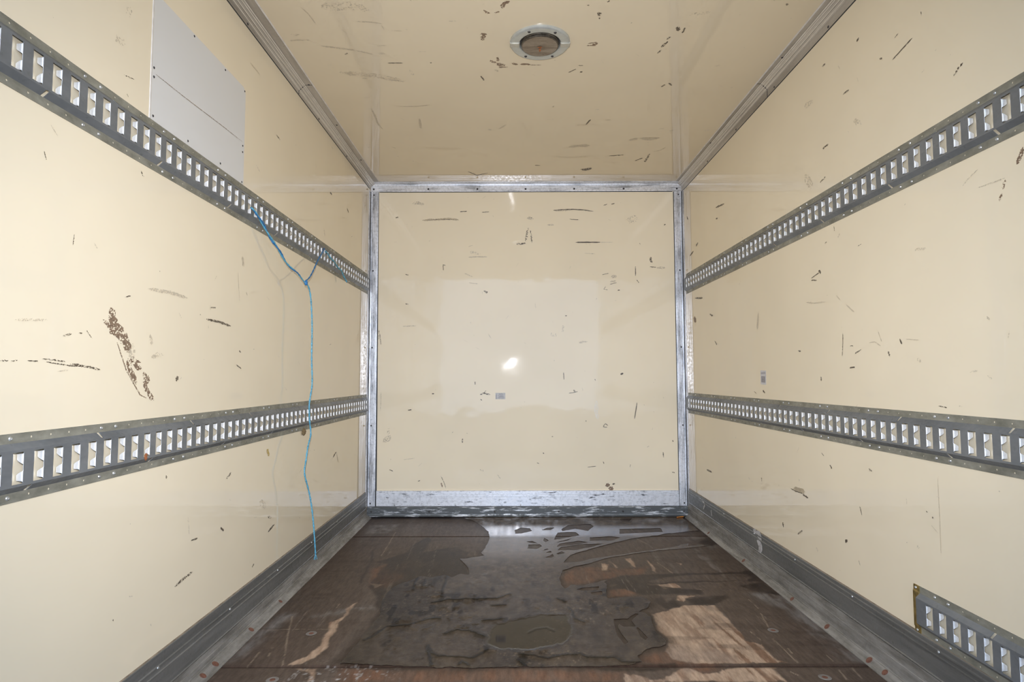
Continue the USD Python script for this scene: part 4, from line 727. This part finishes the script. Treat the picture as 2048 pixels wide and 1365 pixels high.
def rust_patch(cx, cy, rx, ry):
    t = np.linspace(0, 2 * math.pi, 22, endpoint=False)
    q = 0.75 + 0.35 * rng.random(22)
    pts = [(cx, cy)] + [(cx + rx * a * math.cos(b), cy + ry * a * math.sin(b)) for a, b in zip(q, t)]
    z = [-0.0052 + 0.07 * math.hypot(*p) for p in pts]
    return trimesh.Trimesh([(p[0], p[1], -0.0190) for p in pts], [[0, 1 + (k + 1) % 22, 1 + k] for k in range(22)], process=False)
obj("rust_stain", cat_([rust_patch(0.0, 0.004, 0.009, 0.006), rust_patch(0.001, 0.020, 0.0045, 0.018)]), M_rusto, vt, label="orange rust stain on the plate")
for k, a in enumerate((57, 123, 243, 303)):
    a = math.radians(a)
    obj("screw", screw_mesh((0.100 * math.cos(a), 0.100 * math.sin(a), -0.0112), (0, 0, -1), 0.006, 0.003), M_dark, vt)
for sgn in (-1, 1):
    P = [(0.078, 0.0), (0.119, 0.0), (0.119, -0.0115), (0.116, -0.0140), (0.084, -0.0140), (0.080, -0.0115)]
    c = prism([(sgn * a, b) for a, b in P], -0.013, 0.013, "y")
    obj("clip", c, M_clip, vt, label="small bright clip on the ring")

# ------------------------------------------------------------------ blue twine
tw = thing("twine", "blue plastic twine hanging from the upper left rail", "twine", at=(-0.908, 2.605, 1.33))
to = np.array([-0.908, 2.605, 1.33])
t1 = [(-0.9475, 2.129, 1.529), (-0.944, 2.139, 1.525), (-0.942, 2.174, 1.512), (-0.94, 2.238, 1.483), (-0.936, 2.316, 1.44), (-0.93, 2.373, 1.41), (-0.922, 2.451, 1.374), (-0.914, 2.534, 1.351), (-0.908, 2.605, 1.33)]
t2 = [(-0.908, 2.605, 1.33), (-0.906, 2.642, 1.307), (-0.904, 2.67, 1.225), (-0.902, 2.675, 1.158), (-0.9, 2.676, 0.971), (-0.9, 2.679, 0.859), (-0.902, 2.664, 0.815), (-0.904, 2.666, 0.76), (-0.904, 2.679, 0.704), (-0.904, 2.692, 0.663),
      (-0.902, 2.657, 0.618), (-0.9, 2.621, 0.547), (-0.898, 2.602, 0.513), (-0.896, 2.625, 0.46), (-0.892, 2.669, 0.377), (-0.886, 2.697, 0.262), (-0.881, 2.716, 0.13)]
t3_ = [(-0.908, 2.604, 1.339), (-0.916, 2.71, 1.395), (-0.926, 2.8, 1.459), (-0.936, 2.88, 1.507), (-0.9475, 2.974, 1.564)]
t4 = [(-0.947, 2.991, 1.553), (-0.944, 3.048, 1.541), (-0.942, 3.12, 1.524), (-0.94, 3.186, 1.51), (-0.94, 3.282, 1.489), (-0.938, 3.347, 1.452)]
def strand(pts, n, r, tw_r=0.0, turns=0.0, ph=0.0):
    c = spline(np.asarray(pts) - to, n)
    s = np.linspace(0, 1, n)
    c[:, 0] += tw_r * np.cos(ph + turns * 2 * math.pi * s) * np.minimum(1, 8 * s)
    c[:, 2] += tw_r * np.sin(ph + turns * 2 * math.pi * s) * np.minimum(1, 8 * s)
    return tube(c, r * (0.9 + 0.2 * np.sin(np.arange(n) * 1.7)))
obj("strand", strand(t1, 70, 0.0032, 0.0030, 2.7, 0), M_twine, tw, smooth=True)
obj("strand", strand(t1, 70, 0.0032, 0.0034, 3.2, math.pi), M_twine_d, tw, smooth=True, label="darker blue strand")
obj("strand", strand(t2, 150, 0.0036), M_twine, tw, smooth=True)
obj("strand", strand(t3_, 40, 0.0034), M_twine_d, tw, smooth=True, label="darker blue strand")
obj("strand", strand(t4, 40, 0.0042, 0.002, 3), M_twine, tw, smooth=True)
kn = trimesh.creation.icosphere(2, 0.0075)
kn.vertices *= [1, 1.2, 1.6]
obj("knot", kn, M_twine_d, tw, smooth=True)
fr = []
for k in range(5):
    a = rng.uniform(-0.006, 0.006, 2)
    e = np.array(t2[-1]) - to
    fr.append(tube([e, e + [a[0] * .5, a[1] * .5, -0.012], e + [a[0], a[1], -0.026]], 0.0014, 5))
obj("frayed_end", cat_(fr), M_twine, tw, smooth=True)

# ------------------------------------------------------------------ stickers and bits
sb_ = thing("sticker", "small worn grey sticker near the middle of the end wall", "sticker", at=(-0.083, D, 0.790))
def flat(surf, u0, u1, v0, v1, lift, rot=0.0):
    O, U, V, N = FRAME[surf]
    cu, cv_ = (u0 + u1) / 2, (v0 + v1) / 2
    b = trimesh.creation.box([u1 - u0, v1 - v0, 0.0004])
    c_, s_ = math.cos(rot), math.sin(rot)
    v = b.vertices
    w = np.c_[v[:, 0] * c_ - v[:, 1] * s_, v[:, 0] * s_ + v[:, 1] * c_]
    o = O + np.outer(w[:, 0] + cu, U) + np.outer(w[:, 1] + cv_, V) + np.outer(v[:, 2] + lift, N)
    m = trimesh.Trimesh(o, b.faces, process=False)
    if m.volume < 0:
        m.invert()
    return m
def local(m, o):
    m.apply_translation(-np.asarray(o)); return m
so = (-0.083, D, 0.790)
obj("paper", local(flat("B", -0.115, -0.050, 0.769, 0.811, 0.0004), so), plain("worn_sticker_paper", (0.47, 0.455, 0.44), 0.45, var=0.12, scale=120), sb_)
for k in range(4):
    obj("print_line", local(flat("B", -0.098 + 0.004 * (k % 2), -0.058 - 0.003 * k, 0.777 + 0.008 * k, 0.781 + 0.008 * k, 0.0008), so), M_ink, sb_)
obj("print_block", local(flat("B", -0.113, -0.108, 0.771, 0.801, 0.0008), so), M_ink, sb_)
sr_ = thing("sticker", "small white sticker with a grey printed block on the right wall", "sticker", at=(B, 2.757, 0.910))
so = (B, 2.757, 0.910)
obj("paper", local(flat("R", 2.727, 2.788, 0.877, 0.942, 0.0004, 0.03), so), M_paper, sr_)
obj("print_block", local(flat("R", 2.736, 2.779, 0.887, 0.915, 0.0008, 0.03), so), M_ink, sr_)
for k in range(5):
    obj("print_mark", local(flat("R", 2.735 + 0.010 * k, 2.741 + 0.010 * k, 0.926, 0.934, 0.0008, 0.03), so), M_ink, sr_)
os_ = [(1.062, 3.935, 0.0055), (1.085, 3.948, 0.0065), (1.110, 3.955, 0.006)]
ot = tube(spline(np.array(os_) - os_[1], 12), 0.0042)
t_ = thing("orange_strip", "short orange plastic strip on the wet floor in the far right corner", "plastic strip", at=os_[1])
obj("strip", ot, M_orange, t_, smooth=True)
t_ = thing("mud_clump", "small clump of dried mud stuck under the low left rail", "mud clump", at=(-A + 0.004, 2.77, 0.664))
b = trimesh.creation.icosphere(3, 1.0)
n_ = meshkit.fbm(b.vertices * 2.1 + 5, 3, 3)
b.vertices = b.vertices * [0.006, 0.021, 0.016] * (0.6 + 0.8 * n_)[:, None]
obj("clump", b, M_mud, t_)
